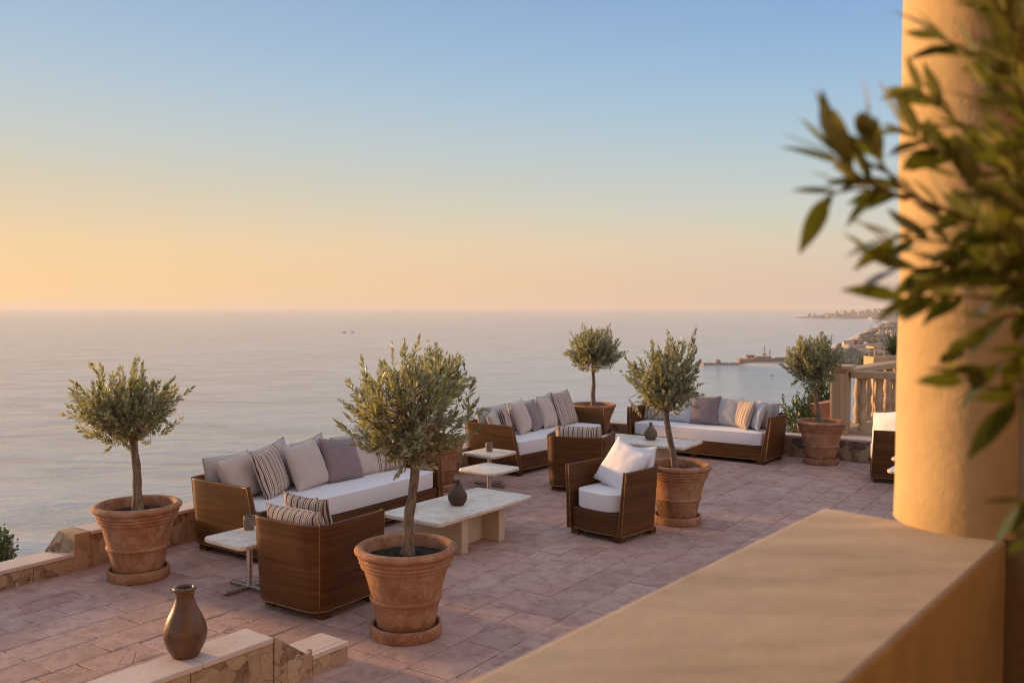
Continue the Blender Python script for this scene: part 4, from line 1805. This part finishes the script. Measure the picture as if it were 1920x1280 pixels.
# ---------------------------------------------------------------- near olive branch
def build_near_branch():
    rr = random.Random(21)
    base = at_y(2080, 700, 1.25)
    root = thing('olive_tree', 'close out of focus olive branches with large leaves in front of the column', 'tree', base)
    inv = -Vector(base)
    # three lanceolate leaf meshes sharing data
    meshes = []
    for k in range(3):
        vs, fs = [], []
        nseg = 8
        prof = [0, .55, .88, 1.0, .98, .86, .64, .34, 0.02]
        for i in range(nseg + 1):
            t = i / nseg
            w = prof[i] * .5
            curl = -.10 * (k - .6) * t * t
            vs += [(t, -w * .24, curl + .02 * prof[i]), (t, 0, curl), (t, w * .24, curl + .02 * prof[i])]
        for i in range(nseg):
            a = i * 3
            fs += [(a, a + 3, a + 4, a + 1), (a + 1, a + 4, a + 5, a + 2)]
        me = bpy.data.meshes.new('leaf')
        me.from_pydata(vs, [], fs)
        me.materials.append(M['leaf_near'])
        me.shade_smooth()
        meshes.append(me)
    # stems: photo positions of start, middle, tip with distances
    stems = [
        ((2010, 520, 1.30), (1740, 380, 1.10), (1545, 372, 1.00), 11),
        ((1760, 395, 1.10), (1670, 330, 1.04), (1625, 240, 1.00), 7),
        ((1700, 372, 1.08), (1610, 330, 1.02), (1556, 262, 1.00), 8),
        ((2010, 520, 1.30), (1860, 300, 1.15), (1712, 168, 1.06), 13),
        ((1850, 330, 1.16), (1770, 290, 1.1), (1690, 240, 1.05), 8),
        ((2020, 300, 1.30), (1900, 160, 1.15), (1760, 70, 1.08), 14),
        ((2020, 200, 1.25), (1930, 60, 1.15), (1800, -40, 1.08), 12),
        ((2010, 560, 1.30), (1830, 470, 1.12), (1640, 450, 1.02), 14),
        ((1840, 470, 1.12), (1760, 500, 1.08), (1660, 500, 1.04), 9),
        ((2020, 600, 1.25), (1860, 560, 1.10), (1690, 560, 1.02), 12),
        ((2020, 620, 1.25), (1900, 590, 1.12), (1800, 660, 1.05), 9),
        ((2030, 640, 1.20), (1930, 660, 1.10), (1800, 715, 1.04), 8),
        ((2040, 420, 1.20), (1930, 400, 1.06), (1800, 330, 1.0), 14),
        ((2040, 460, 1.15), (1950, 470, 1.04), (1850, 420, .98), 12),
        ((2040, 300, 1.15), (1960, 260, 1.05), (1860, 190, 1.0), 12),
        ((2040, 560, 1.15), (1960, 540, 1.05), (1830, 500, 1.0), 12),
        ((2040, 120, 1.15), (1960, 90, 1.05), (1870, 20, 1.0), 10),
        ((2060, 860, 1.15), (1980, 900, 1.05), (1905, 950, 1.0), 5),
        ((2060, 900, 1.15), (1990, 960, 1.05), (1930, 1010, 1.0), 4),
        ((2030, 700, 1.15), (1960, 710, 1.06), (1890, 760, 1.0), 7),
        ((2040, 380, 1.35), (1940, 330, 1.28), (1830, 250, 1.22), 12),
        ((2040, 200, 1.35), (1940, 170, 1.28), (1840, 120, 1.22), 10),
        ((2040, 500, 1.35), (1920, 450, 1.28), (1780, 420, 1.22), 12),
    ]
    for k in range(12):
        x0, y0, dd = rr.uniform(1780, 2000), rr.uniform(-40, 600), rr.uniform(1.05, 1.35)
        stems.append(((2060, y0 + 160 + rr.uniform(0, 160), dd + .1), ((2060 + x0) / 2, y0 + 100, dd + .03), (x0, y0, dd - .03), 11))
    # the tree's own trunk stands just outside the frame; every branch grows from it
    tb = Vector((1.02, 1.30, 0))
    trunk = [Vector((tb.x + .03 * math.sin(z * 2.1), tb.y + .03 * math.cos(z * 1.7), z)) + inv for z in (.9, 1.2, 1.5, 1.8, 2.1, 2.4, 2.7, 3.0)]
    mb = MB()
    mb.tube(trunk, [.075, .058, .052, .048, .042, .034, .024, .012], 12)
    mb.build('trunk', M['bark'], root, 180)
    lm = MB()
    for s_, m_, e_, n_ in stems:
        if s_[0] < 1950:
            continue
        p0 = at_y(*s_) + inv
        a0 = min(trunk, key=lambda q: abs(q.z - (p0.z - .16)))
        lm.tube([a0, a0.lerp(p0, .5) + Vector((0, 0, .02)), p0], [.012, .008, .0042], 7)
    lm.build('limb', M['bark'], root, 180)
    extra = MB()
    count = 0
    for s, m, e, nl in stems:
        p0, p1, p2 = at_y(*s), at_y(*m), at_y(*e)
        path = []
        for i in range(13):
            t = i / 12
            path.append((p0 * (1 - t) ** 2 + (p1 * 2 - (p0 + p2) * .5) * 2 * t * (1 - t) + p2 * t * t) + inv)
        mb = MB()
        mb.tube(path, [.0036 - .0026 * i / 12 for i in range(13)], 7)
        mb.build('twig', M['bark'], root, 180)
        nl = int(nl * 1.7)
        for i in range(nl):
            t = .28 + .72 * (i + .5) / nl
            k = t * 12
            j = min(int(k), 11)
            p = path[j].lerp(path[j + 1], k - j)
            tang = (path[j + 1] - path[j]).normalized()
            ang = rr.uniform(0, 6.28) if True else 0
            a = tang.cross(Vector((math.cos(ang), math.sin(ang), rr.uniform(-.4, .4))))
            if a.length < .1:
                a = tang.cross(Vector((0, 0, 1)))
            a.normalize()
            sgn = 1 if i % 2 else -1
            op = rr.uniform(.28, .70) * (1 - .5 * max(0, t - .6))
            d = (tang + a * sgn * op).normalized()
            L = rr.uniform(.056, .086)
            ref = Vector((rr.gauss(0, .5), rr.gauss(-.4, .5), 1)).normalized()
            y = ref.cross(d).normalized()
            z = d.cross(y)
            mat = Matrix((( d.x, y.x, z.x, p.x), (d.y, y.y, z.y, p.y), (d.z, y.z, z.z, p.z), (0, 0, 0, 1)))
            mat = mat @ Matrix.Diagonal((L, L * rr.uniform(.95, 1.25), L, 1))
            me = rr.choice(meshes)
            count += 1
            if count <= 296:
                lf = link('leaf', me, None, root)
                lf.matrix_basis = mat
            else:
                extra.add([mat @ v.co for v in me.vertices], [tuple(p_.vertices) for p_ in me.polygons])
    if extra.v:
        xo = extra.build('leaves', M['leaf_near'], root, 180)
        xo['kind'] = 'stuff'
    return root


# ---------------------------------------------------------------- far things
def build_far():
    rr = random.Random(9)
    # houses of the coastal town
    def house_mesh(kind):
        mb = MB()
        w, d, h = [(9, 7, 5), (12, 8, 6), (8, 8, 4)][kind]
        mb.box(-w / 2, w / 2, -d / 2, d / 2, -4, h)
        me = bpy.data.meshes.new('house')
        nf = len(mb.f)
        rh = 2.0
        mb.add([(-w / 2 - .4, -d / 2 - .4, h + .02), (w / 2 + .4, -d / 2 - .4, h + .02), (w / 2 + .4, d / 2 + .4, h + .02), (-w / 2 - .4, d / 2 + .4, h + .02), (-w / 2, 0, h + rh), (w / 2, 0, h + rh)],
               [(0, 1, 5, 4), (2, 3, 4, 5), (1, 2, 5), (3, 0, 4), (3, 2, 1, 0)])
        me.from_pydata(mb.v, [], mb.f)
        me.materials.append(M['house'])
        me.materials.append(M['roof'])
        for i, p in enumerate(me.polygons):
            p.material_index = 1 if i >= nf else 0
        return me
    hm = [house_mesh(k) for k in range(3)]
    n = 0
    tries = 0
    while n < 230 and tries < 6000:
        tries += 1
        far = rr.random() < .30
        y = rr.uniform(5400, 6900) if far else rr.uniform(1350, 3300)
        px = rr.uniform(1510, 1760) if far else rr.uniform(1500, 1800)
        x = (px - 960) / F * y
        d = float(coast_dist(np.array([x]), np.array([y]))[0])
        if d < 25 or (far and d > 700) or (not far and rr.random() > math.exp(-d / 700)):
            continue
        z = lh(x, y)
        o = link('house', hm[rr.randrange(3)], None)
        o.location = (x, y, z)
        o.rotation_euler = (0, 0, rr.uniform(0, 3.14))
        s = rr.uniform(1.2, 2.2) if far else rr.uniform(.7, 1.25)
        o.scale = (s, s, s * rr.uniform(.8, 1.2))
        tag(o, 'tiny pale house among the hazy slopes of the distant coastal town', 'house', 'houses of the distant coastal town')
        n += 1
    # clumps of trees on the slopes
    mb = MB()
    bm = bmesh.new()
    bmesh.ops.create_icosphere(bm, subdivisions=1, radius=1)
    bv = [v.co.copy() for v in bm.verts]
    bf = [tuple(v.index for v in f.verts) for f in bm.faces]
    bm.free()
    k = 0
    X = np.array([rr.uniform(1480, 1790) for _ in range(5000)])
    Yv = np.array([1150 + 2600 * rr.random() ** 1.6 for _ in range(5000)])
    Xw = (X - 960) / F * Yv
    D = coast_dist(Xw, Yv)
    Z = land_height(Xw, Yv)
    for x, y, z, d in zip(Xw, Yv, Z, D):
        if d < 30 or mnoise.noise(Vector((x * .006, y * .006, 0))) < -.05:
            continue
        s = rr.uniform(3, 7.5)
        mb.add([Vector((x, y, z + s * .35)) + Vector((v.x * s * rr.uniform(.8, 1.2), v.y * s * rr.uniform(.8, 1.2), v.z * s * rr.uniform(.7, 1.0))) for v in bv], bf)
        k += 1
    w = mb.build('woods', m_simple('far_woods', (.085, .08, .055), .95, .4, .05, .3, .5, 'World'))
    tag(w, 'hazy dark woods covering the slopes of the far coast', 'woods', None, 'stuff')
    # headland fort, jetty and chimneys
    def sp_at(px, q, z=0.0):
        x, y = sea_pt(px, q)
        return Vector((x, y, SEA_Z + z))
    c = sp_at(1425, 108)
    ft = thing('headland_fort', 'ruddy stone buildings crowning the hazy headland in the bay', 'building', (c.x, c.y, lh(c.x, c.y)))
    mb = MB()
    for bx, by, bw, bd, bh in ((-20, 0, 20, 14, 2.5), (-2, 4, 16, 16, 3.5), (16, 2, 20, 14, 3), (2, 14, 34, 10, 5), (34, 8, 16, 12, 4)):
        mb.box(bx - bw / 2, bx + bw / 2, by - bd / 2, by + bd / 2, -8, bh)
    mb.build('wall', M['fort'], ft)
    for bx, by, bw, bd, bh in ((-10, 14, 12, 8, 5), (10, 14, 5, 5, 7), (-2, 3, 8, 8, 3.5)):
        mb = MB()
        mb.box(bx - bw / 2, bx + bw / 2, by - bd / 2, by + bd / 2, bh + .02, bh + 2.0)
        mb.build('roof', M['roof'], ft)
    for px, hgt, lab in ((1434, 19, 'taller thin dark chimney standing on the headland'), (1444, 15, 'shorter thin chimney right of the taller one on the headland')):
        p = sp_at(px, 106.5)
        zg = lh(p.x, p.y)
        mb = MB()
        mb.lathe([(1.0, -6), (.8, hgt * .5), (.6, hgt), (.75, hgt + .1), (.75, hgt + .9), (.5, hgt + 1.0)], 10)
        o = mb.build('chimney', M['fort'])
        o.location = (p.x, p.y, zg)
        tag(o, lab, 'chimney')
    a, b = sp_at(1318, 109), sp_at(1394, 108.5)
    d = (b - a)
    L = d.length
    d.normalize()
    nn = Vector((-d.y, d.x, 0))
    root = thing('stone_jetty', 'long low stone jetty reaching out from the headland', 'jetty', a)
    mj = frame(Vector((0, 0, 0)), d, nn)
    mb = MB()
    for i in range(14):
        x0 = L * i / 14
        mb.box(x0 + .05, x0 + L / 14 - .05, -5, 5, -3, 2.6 + rr.uniform(-.3, .5), mj)
    mb.build('quay', M['fort'], root)
    mb = MB()
    x0 = L * .38
    mb.box(x0 - 3, x0 + 3, -2.5, 2.5, 2, 5.5, mj)
    mb.add([mj @ Vector(p) for p in ((x0 - 3.3, -2.8, 5.52), (x0 + 3.3, -2.8, 5.52), (x0 + 3.3, 2.8, 5.52), (x0 - 3.3, 2.8, 5.52), (x0, 0, 8.5))], [(0, 1, 4), (1, 2, 4), (2, 3, 4), (3, 0, 4), (3, 2, 1, 0)])
    mb.build('hut', M['fort'], root)
    # boats
    def boat(px, q, L, label):
        p = sp_at(px, q)
        root = thing('boat', label, 'boat', p, 0, 'small boats far out on the water')
        mb = MB()
        h = .16 * L
        pts = [(-.5, -.12), (.3, -.13), (.5, 0), (.3, .13), (-.5, .12)]
        vs = [(x * L * .96, y * L * .8, -.2) for x, y in pts] + [(x * L, y * L, h * (.8 + .4 * (x > .4))) for x, y in pts]
        mb.add(vs, [(4, 3, 2, 1, 0), (5, 6, 7, 8, 9)] + [(i, (i + 1) % 5, 5 + (i + 1) % 5, 5 + i) for i in range(5)])
        mb.build('hull', M['boat'], root)
        mb = MB()
        mb.box(-.30 * L, .08 * L, -.08 * L, .08 * L, h * .78, h * 1.5)
        mb.build('cabin', M['boat'], root)
        return root
    boat(646, 48, 13, 'left boat of the dark pair far out on the open sea')
    boat(661, 47.5, 11, 'right boat of the dark pair far out on the open sea')
    boat(1588, 42.5, 5, 'left boat of the tiny pair in the far bay above the right olive tree')
    boat(1592.5, 42.8, 5, 'right boat of the tiny pair in the far bay above the right olive tree')
    boat(1634, 38.8, 9, 'lone dark boat close to the curved beach of the far bay')
    boat(1449, 129.5, 3.2, 'single tiny boat in the near bay below the headland')


# ================================================================= assemble
build_sea()
build_land()
build_floor()
build_walls()
build_foreground()
build_balustrade()

# garden wall beyond the terrace
c = at_y(1530, 757, 17.0)
mb = MB()
gm = Matrix.Translation((c.x, c.y, 0)) @ Matrix.Rotation(R(-8), 4, 'Z')
prism(mb, [(-.32, -3), (.30, -3), (.30, c.z + .07), (-.32, c.z - .05)], -.15, .15, gm)
o = mb.build('garden_wall', M['clay_wall'], None, bevel=.01)
bm = bmesh.new(); bm.from_mesh(o.data); bmesh.ops.recalc_face_normals(bm, faces=bm.faces); bm.to_mesh(o.data); bm.free()
tag(o, 'reddish clay rendered garden wall beyond the terrace behind the far olive pot', 'wall')

# --- sofas
near = at(497, 1055); farp = at(835, 956)
ax = (near - farp).normalized()                       # local +x of sofa (towards the viewer)
f1 = Vector((-ax.y, ax.x, 0))
if f1.x < 0: f1 = -f1
rz1 = facing_rz(f1)
c1 = (near + farp) / 2 - f1 * .50 + ax * .05
s1 = make_sofa('sofa', 'nearest long wooden sofa with six leaning pillows along the sea wall', (c1.x, c1.y, 0), rz1, (near - farp).length + .06, 1.0)
near = at(976, 893); farp = at_y(1140.6, 767, 14.7); farp.z = 0
ax = (near - farp).normalized()
f2 = Vector((-ax.y, ax.x, 0))
if f2.x < 0: f2 = -f2
c2 = (near + farp) / 2 - f2 * .485 + ax * .02
s2 = make_sofa('sofa', 'middle wooden sofa beside two pedestal tables with pillows piled along it', (c2.x, c2.y, 0), facing_rz(f2), (near - farp).length + .04, .98)
rgt = at(1436, 873); lft = Vector((1.91, 14.93, 0))
ax = (lft - rgt).normalized()
f3 = Vector((-ax.y, ax.x, 0))
if f3.y > 0: f3 = -f3
c3 = (rgt + lft) / 2 - f3 * .43
s3 = make_sofa('sofa', 'far wooden sofa at the right facing the viewer, white seat, row of pillows', (c3.x, c3.y, 0), facing_rz(f3), (rgt - lft).length - .02, .86)

# pillows on sofa 1 (local +x is the near end)
G1, G2, G3 = 'pillows on the nearest sofa', 'pillows on the middle sofa', 'pillows on the far right sofa'
for u, lab in ((.90, 'long grey lilac back cushion at the near end of the nearest sofa'), (.06, 'grey lilac back cushion in the middle of the nearest sofa'), (-.80, 'grey lilac back cushion at the far end of the nearest sofa')):
    pillow(s1, u, -.31, .82, .43, .17, 'lilac', lab, 12, 0, 0, name='back_cushion', group=G1)
pillow(s1, .99, -.11, .48, .46, .17, 'beige', 'plain beige pillow nearest the left arm of the nearest sofa', 20, 8, 7, group=G1)
pillow(s1, .68, .00, .52, .50, .15, 'stripe', 'brown striped pillow near the left arm of the nearest sofa', 18, 22, 6, group=G1)
pillow(s1, .22, .03, .54, .51, .17, 'beige', 'large plain beige pillow at the middle of the nearest sofa', 22, 8, 4, group=G1)
pillow(s1, -.24, .04, .52, .50, .16, 'mauve', 'dark mauve pillow on the nearest sofa behind the olive tree', 25, 0, -5, group=G1)
pillow(s1, -.62, -.02, .44, .40, .15, 'beige', 'small beige pillow half hidden by the olive crown on the nearest sofa', 20, 0, -2, group=G1)
pillow(s1, -.97, .00, .50, .49, .15, 'stripe', 'brown striped pillow at the far arm of the nearest sofa', 18, -6, 2, group=G1)
pillow(s1, .48, -.17, .48, .51, .13, 'lilac', 'grey lilac pillow with one corner up between striped and beige pillows', 14, 0, 13, group=G1)
pillow(s1, -.02, -.17, .48, .50, .13, 'lilac', 'grey lilac pillow peeking up behind the mauve one on the nearest sofa', 14, 0, 9, group=G1)

for u, lab in ((.80, 'grey lilac back cushion at the near end of the middle sofa'), (.0, 'grey lilac back cushion in the middle of the middle sofa'), (-.78, 'grey lilac back cushion at the far end of the middle sofa')):
    pillow(s2, u, -.27, .76, .44, .17, 'lilac', lab, 12, 0, 0, name='back_cushion', group=G2)
pillow(s2, .95, -.10, .42, .40, .15, 'beige', 'small beige pillow nearest the front arm of the middle sofa', 20, 22, 8, group=G2)
pillow(s2, .72, -.05, .42, .42, .13, 'stripe_fine', 'small striped pillow between two beige ones on the middle sofa', 20, 26, -4, group=G2)
pillow(s2, .40, .02, .52, .52, .18, 'beige', 'large beige pillow standing forward on the middle sofa', 20, 14, 4, group=G2)
pillow(s2, .02, -.02, .48, .47, .15, 'mauve', 'dark mauve pillow on the middle sofa', 20, 14, 4, group=G2)
pillow(s2, -.36, -.02, .52, .50, .17, 'beige', 'beige pillow beside the striped one at the far side of the middle sofa', 20, 8, -3, group=G2)
pillow(s2, -.84, .03, .60, .57, .15, 'stripe', 'big striped pillow at the far arm of the middle sofa', 20, 4, 2, group=G2)
pillow(s2, -.58, -.16, .48, .52, .13, 'lilac', 'grey pillow with raised corner behind the big striped one', 14, 0, 6, group=G2)

# sofa 3: local +x is its left end in the photo
for u, lab in ((.76, 'grey lilac back cushion at the left end of the far right sofa'), (.0, 'grey lilac back cushion in the middle of the far right sofa'), (-.76, 'grey lilac back cushion at the right end of the far right sofa')):
    pillow(s3, u, -.25, .74, .40, .16, 'lilac', lab, 12, 0, 0, name='back_cushion', group=G3)
pillow(s3, .92, -.06, .48, .46, .14, 'stripe', 'striped pillow at the left arm of the far right sofa', 18, 0, 1, group=G3)
pillow(s3, .44, -.03, .50, .46, .17, 'pale', 'pale grey pillow behind the olive trunk on the far right sofa', 20, 0, -3, group=G3)
pillow(s3, .00, .02, .50, .49, .16, 'mauve', 'mauve grey pillow in the middle of the far right sofa', 20, 4, 2, group=G3)
pillow(s3, -.36, -.04, .48, .46, .16, 'lilac', 'cool grey pillow right of the mauve one on the far right sofa', 18, -4, -2, group=G3)
pillow(s3, -.62, .04, .48, .47, .14, 'stripe_fine', 'striped pillow turned sideways on the far right sofa', 16, -38, -3, group=G3)
pillow(s3, -.83, .03, .42, .43, .15, 'pale', 'pale pillow squeezed beside the right arm of the far right sofa', 16, -44, 0, group=G3)
pillow(s3, -.90, -.15, .38, .43, .12, 'beige', 'pinkish beige pillow in the right back corner of the far right sofa', 12, -30, 0, group=G3)

# --- armchairs
def chair_from(bl, br, label, W, D, depth_dir=None):
    m = (bl + br) / 2
    e = (br - bl)
    e.z = 0
    e.normalize()
    f = Vector((-e.y, e.x, 0))
    c = m + f * D / 2
    return make_chair(label, (c.x, c.y, 0), facing_rz(f), W, D), f

f = Vector((.60, .80, 0))
ch1 = make_chair('nearest tub armchair seen from behind with two striped bolsters', (-1.565, 7.20, 0), facing_rz(Vector((.56, .83, 0)).normalized()), H=.745)
pillow(ch1, .0, -.19, .62, .35, .21, 'stripe_fine', 'striped bolster leaning on the back of the nearest armchair', 14, 0, 0, z=.485, group='pillows on the armchairs')
pillow(ch1, -.10, .03, .46, .41, .15, 'stripe_fine', 'smaller striped bolster in front of the other one on the nearest armchair', 16, 6, 3, z=.485, group='pillows on the armchairs')
ch2 = make_chair('tub armchair seen from behind in the middle with one striped bolster', (.915, 11.85, 0), facing_rz(Vector((.30, .954, 0)).normalized()))
pillow(ch2, .02, -.19, .62, .37, .19, 'stripe_fine', 'striped bolster on the armchair in the middle of the terrace', 10, 0, 0, z=.485, group='pillows on the armchairs')
ch3 = make_chair('tub armchair facing left with white pillows beside the middle olive pot', (1.10, 9.47, 0), facing_rz(Vector((-.70, -.714, 0)).normalized()), r=.26)
pillow(ch3, .03, .06, .54, .52, .16, 'white', 'white square pillow leaning sideways in the armchair facing left', 28, -2, -17, z=.485, group='pillows on the armchairs')
pillow(ch3, -.15, -.13, .46, .44, .15, 'white', 'second white pillow tucked behind the first in the armchair facing left', 16, -4, 4, z=.49, group='pillows on the armchairs')
ch4 = make_chair('armchair half hidden behind the column with a white pillow', (5.38, 12.36, 0), facing_rz(Vector((-.93, .37, 0)).normalized()))
pillow(ch4, .02, .16, .54, .46, .17, 'white', 'white pillow in the armchair half hidden by the column', 14, 48, 9, z=.49, group='pillows on the armchairs')

# --- tables
t1 = coffee_table('near travertine coffee table with a dark bottle vase', (-.53, 9.05, 0), -R(36) + R(90))
t2 = coffee_table('far travertine coffee table in front of the far right sofa', (2.01, 13.42, 0), -R(33), 1.53, .80)
sd1 = at(468, 1102)
sda = side_table('side table with a cup beside the nearest armchair', (sd1.x, sd1.y, 0), -R(37))
sdb = side_table('back one of the two middle pedestal tables, with a cup on it', (-.30, 11.97, 0), -R(37))
sdc = side_table('front one of the two middle pedestal tables, with an empty top', (-.276, 10.78, 0), -R(37))
sdd = side_table('pedestal table peeping out behind the column before the hidden armchair', (5.27, 11.55, 0), -R(37))
sde = side_table('front pedestal table mostly hidden behind the column, lower in view', (4.86, 10.70, 0), -R(37))
p = at(858, 946, .40)
vase_small('dark brown bottle vase on the near coffee table', p, 'glaze', 1.06)
p = at(1220, 824, .40)
vase_small('grey brown bottle vase on the far coffee table', p, 'glaze2', 1.08)
cup('stoneware cup on the side table by the nearest armchair', at(467, 992, .455))
cup('stoneware cup on the back one of the middle pedestal tables', at(917, 846, .455))
# clay vase on the near wall
p = at(348, 1228, WALL_H)
mb = MB()
prof = [(0, 0), (.062, 0), (.072, .008), (.100, .06), (.116, .115), (.114, .16), (.094, .22), (.068, .275), (.052, .32), (.049, .35), (.056, .372), (.063, .380), (.062, .392), (.052, .396), (.042, .388), (.040, .35), (.05, .28), (0, .27)]
mb.lathe(smooth_prof([(r * 1.06, z * 1.04) for r, z in prof], 4), 56, None, False)
o = mb.build('clay_vase', M['bronze'], None, 180)
o.location = p
tag(o, 'burnished brown clay vase standing on the pale topped near wall', 'vase')

# --- potted olive trees
def fp(px, py):
    return at(px, py)

olive('front olive tree in the terracotta pot nearest the viewer', fp(762, 1187), 1, [(.01, 0, .58), (.02, 0, .80), (.05, 0, 1.05), (.07, .0, 1.30), (.05, 0, 1.50)], .040, .028, (.04, 0, 1.63), (.40, .40, .44), 245)
olive('left olive tree in a terracotta pot beside the sea wall', fp(260, 1080), 2, [(0, 0, .58), (.0, 0, .8), (-.01, 0, 1.05), (-.03, 0, 1.25), (-.05, 0, 1.36)],   .039, .028, (-.12, 0, 1.49), (.42, .41, .36), 240)
olive('middle olive tree with a curved leaning trunk beside the armchair facing left', fp(1270, 978), 3, [(-.02, 0, .58), (-.06, 0, .8), (-.11, 0, 1.05), (-.13, 0, 1.22), (-.10, 0, 1.38)], .036, .026, (-.13, 0, 1.58), (.385, .385, .42), 235)
olive('far right olive tree in a pot before the balustrade', fp(1539, 868), 4, [(-.03, 0, .58), (-.05, 0, .8), (-.09, 0, 1.02), (-.12, 0, 1.22), (-.13, 0, 1.34)], .035, .025, (-.14, 0, 1.56), (.40, .40, .37), 280)
olive('olive tree in a pot behind the far arm of the middle sofa', (1.41, 15.55, 0), 5, [(0, 0, .58), (.0, 0, .8), (.01, 0, 1.02), (.0, 0, 1.2), (.01, 0, 1.3)], .036, .026, (.02, 0, 1.52), (.41, .41, .34), 270, 1.08)
olive('olive tree in a pot mostly hidden behind the front olive crown', (-.99, 11.75, 0), 6, [(0, 0, .58), (.0, 0, .8), (.02, 0, 1.02), (.03, 0, 1.2), (.03, 0, 1.32)], .040, .030, (.03, 0, 1.48), (.36, .36, .34), 200)

# --- shrubs beyond the walls
shrub('bushy green shrub beyond the wall right of the far sofa', at_y(1497, 790, 16.6), .36, .55, 190, 31)
shrub('green shrub rising behind the far right olive trunk', at_y(1535, 735, 17.6), .30, .32, 110, 32)
shrub('small green shrub tip beyond the balustrade', at_y(1625, 680, 19.0), .18, .16, 50, 33)
shrub('green shrub tip beyond the low wall at the left frame edge', at_y(0, 1030, 9.2), .17, .24, 120, 34, .05, .012)

build_near_branch()
build_far()

# ---------------------------------------------------------------- sea haze
hz = NT('sea_haze')
hz.t.nodes.remove(hz.b)
pv = hz.n('ShaderNodeVolumePrincipled')
pv.inputs['Color'].default_value = (.94, .92, .90, 1)
pv.inputs['Density'].default_value = 7.0e-5
pv.inputs['Anisotropy'].default_value = .12
hz.l(pv.outputs[0], hz.out.inputs['Volume'])
hz.m.volume_intersection_method = 'FAST' if hasattr(hz.m, 'volume_intersection_method') else 'FAST'
mb = MB()
mb.box(-58000, 58000, -58000, 58000, SEA_Z - 8, 40)
o = mb.build('haze', hz.m)
tag(o, 'thin evening sea haze over the bay', 'haze', None, 'stuff')
o.display_type = 'WIRE'
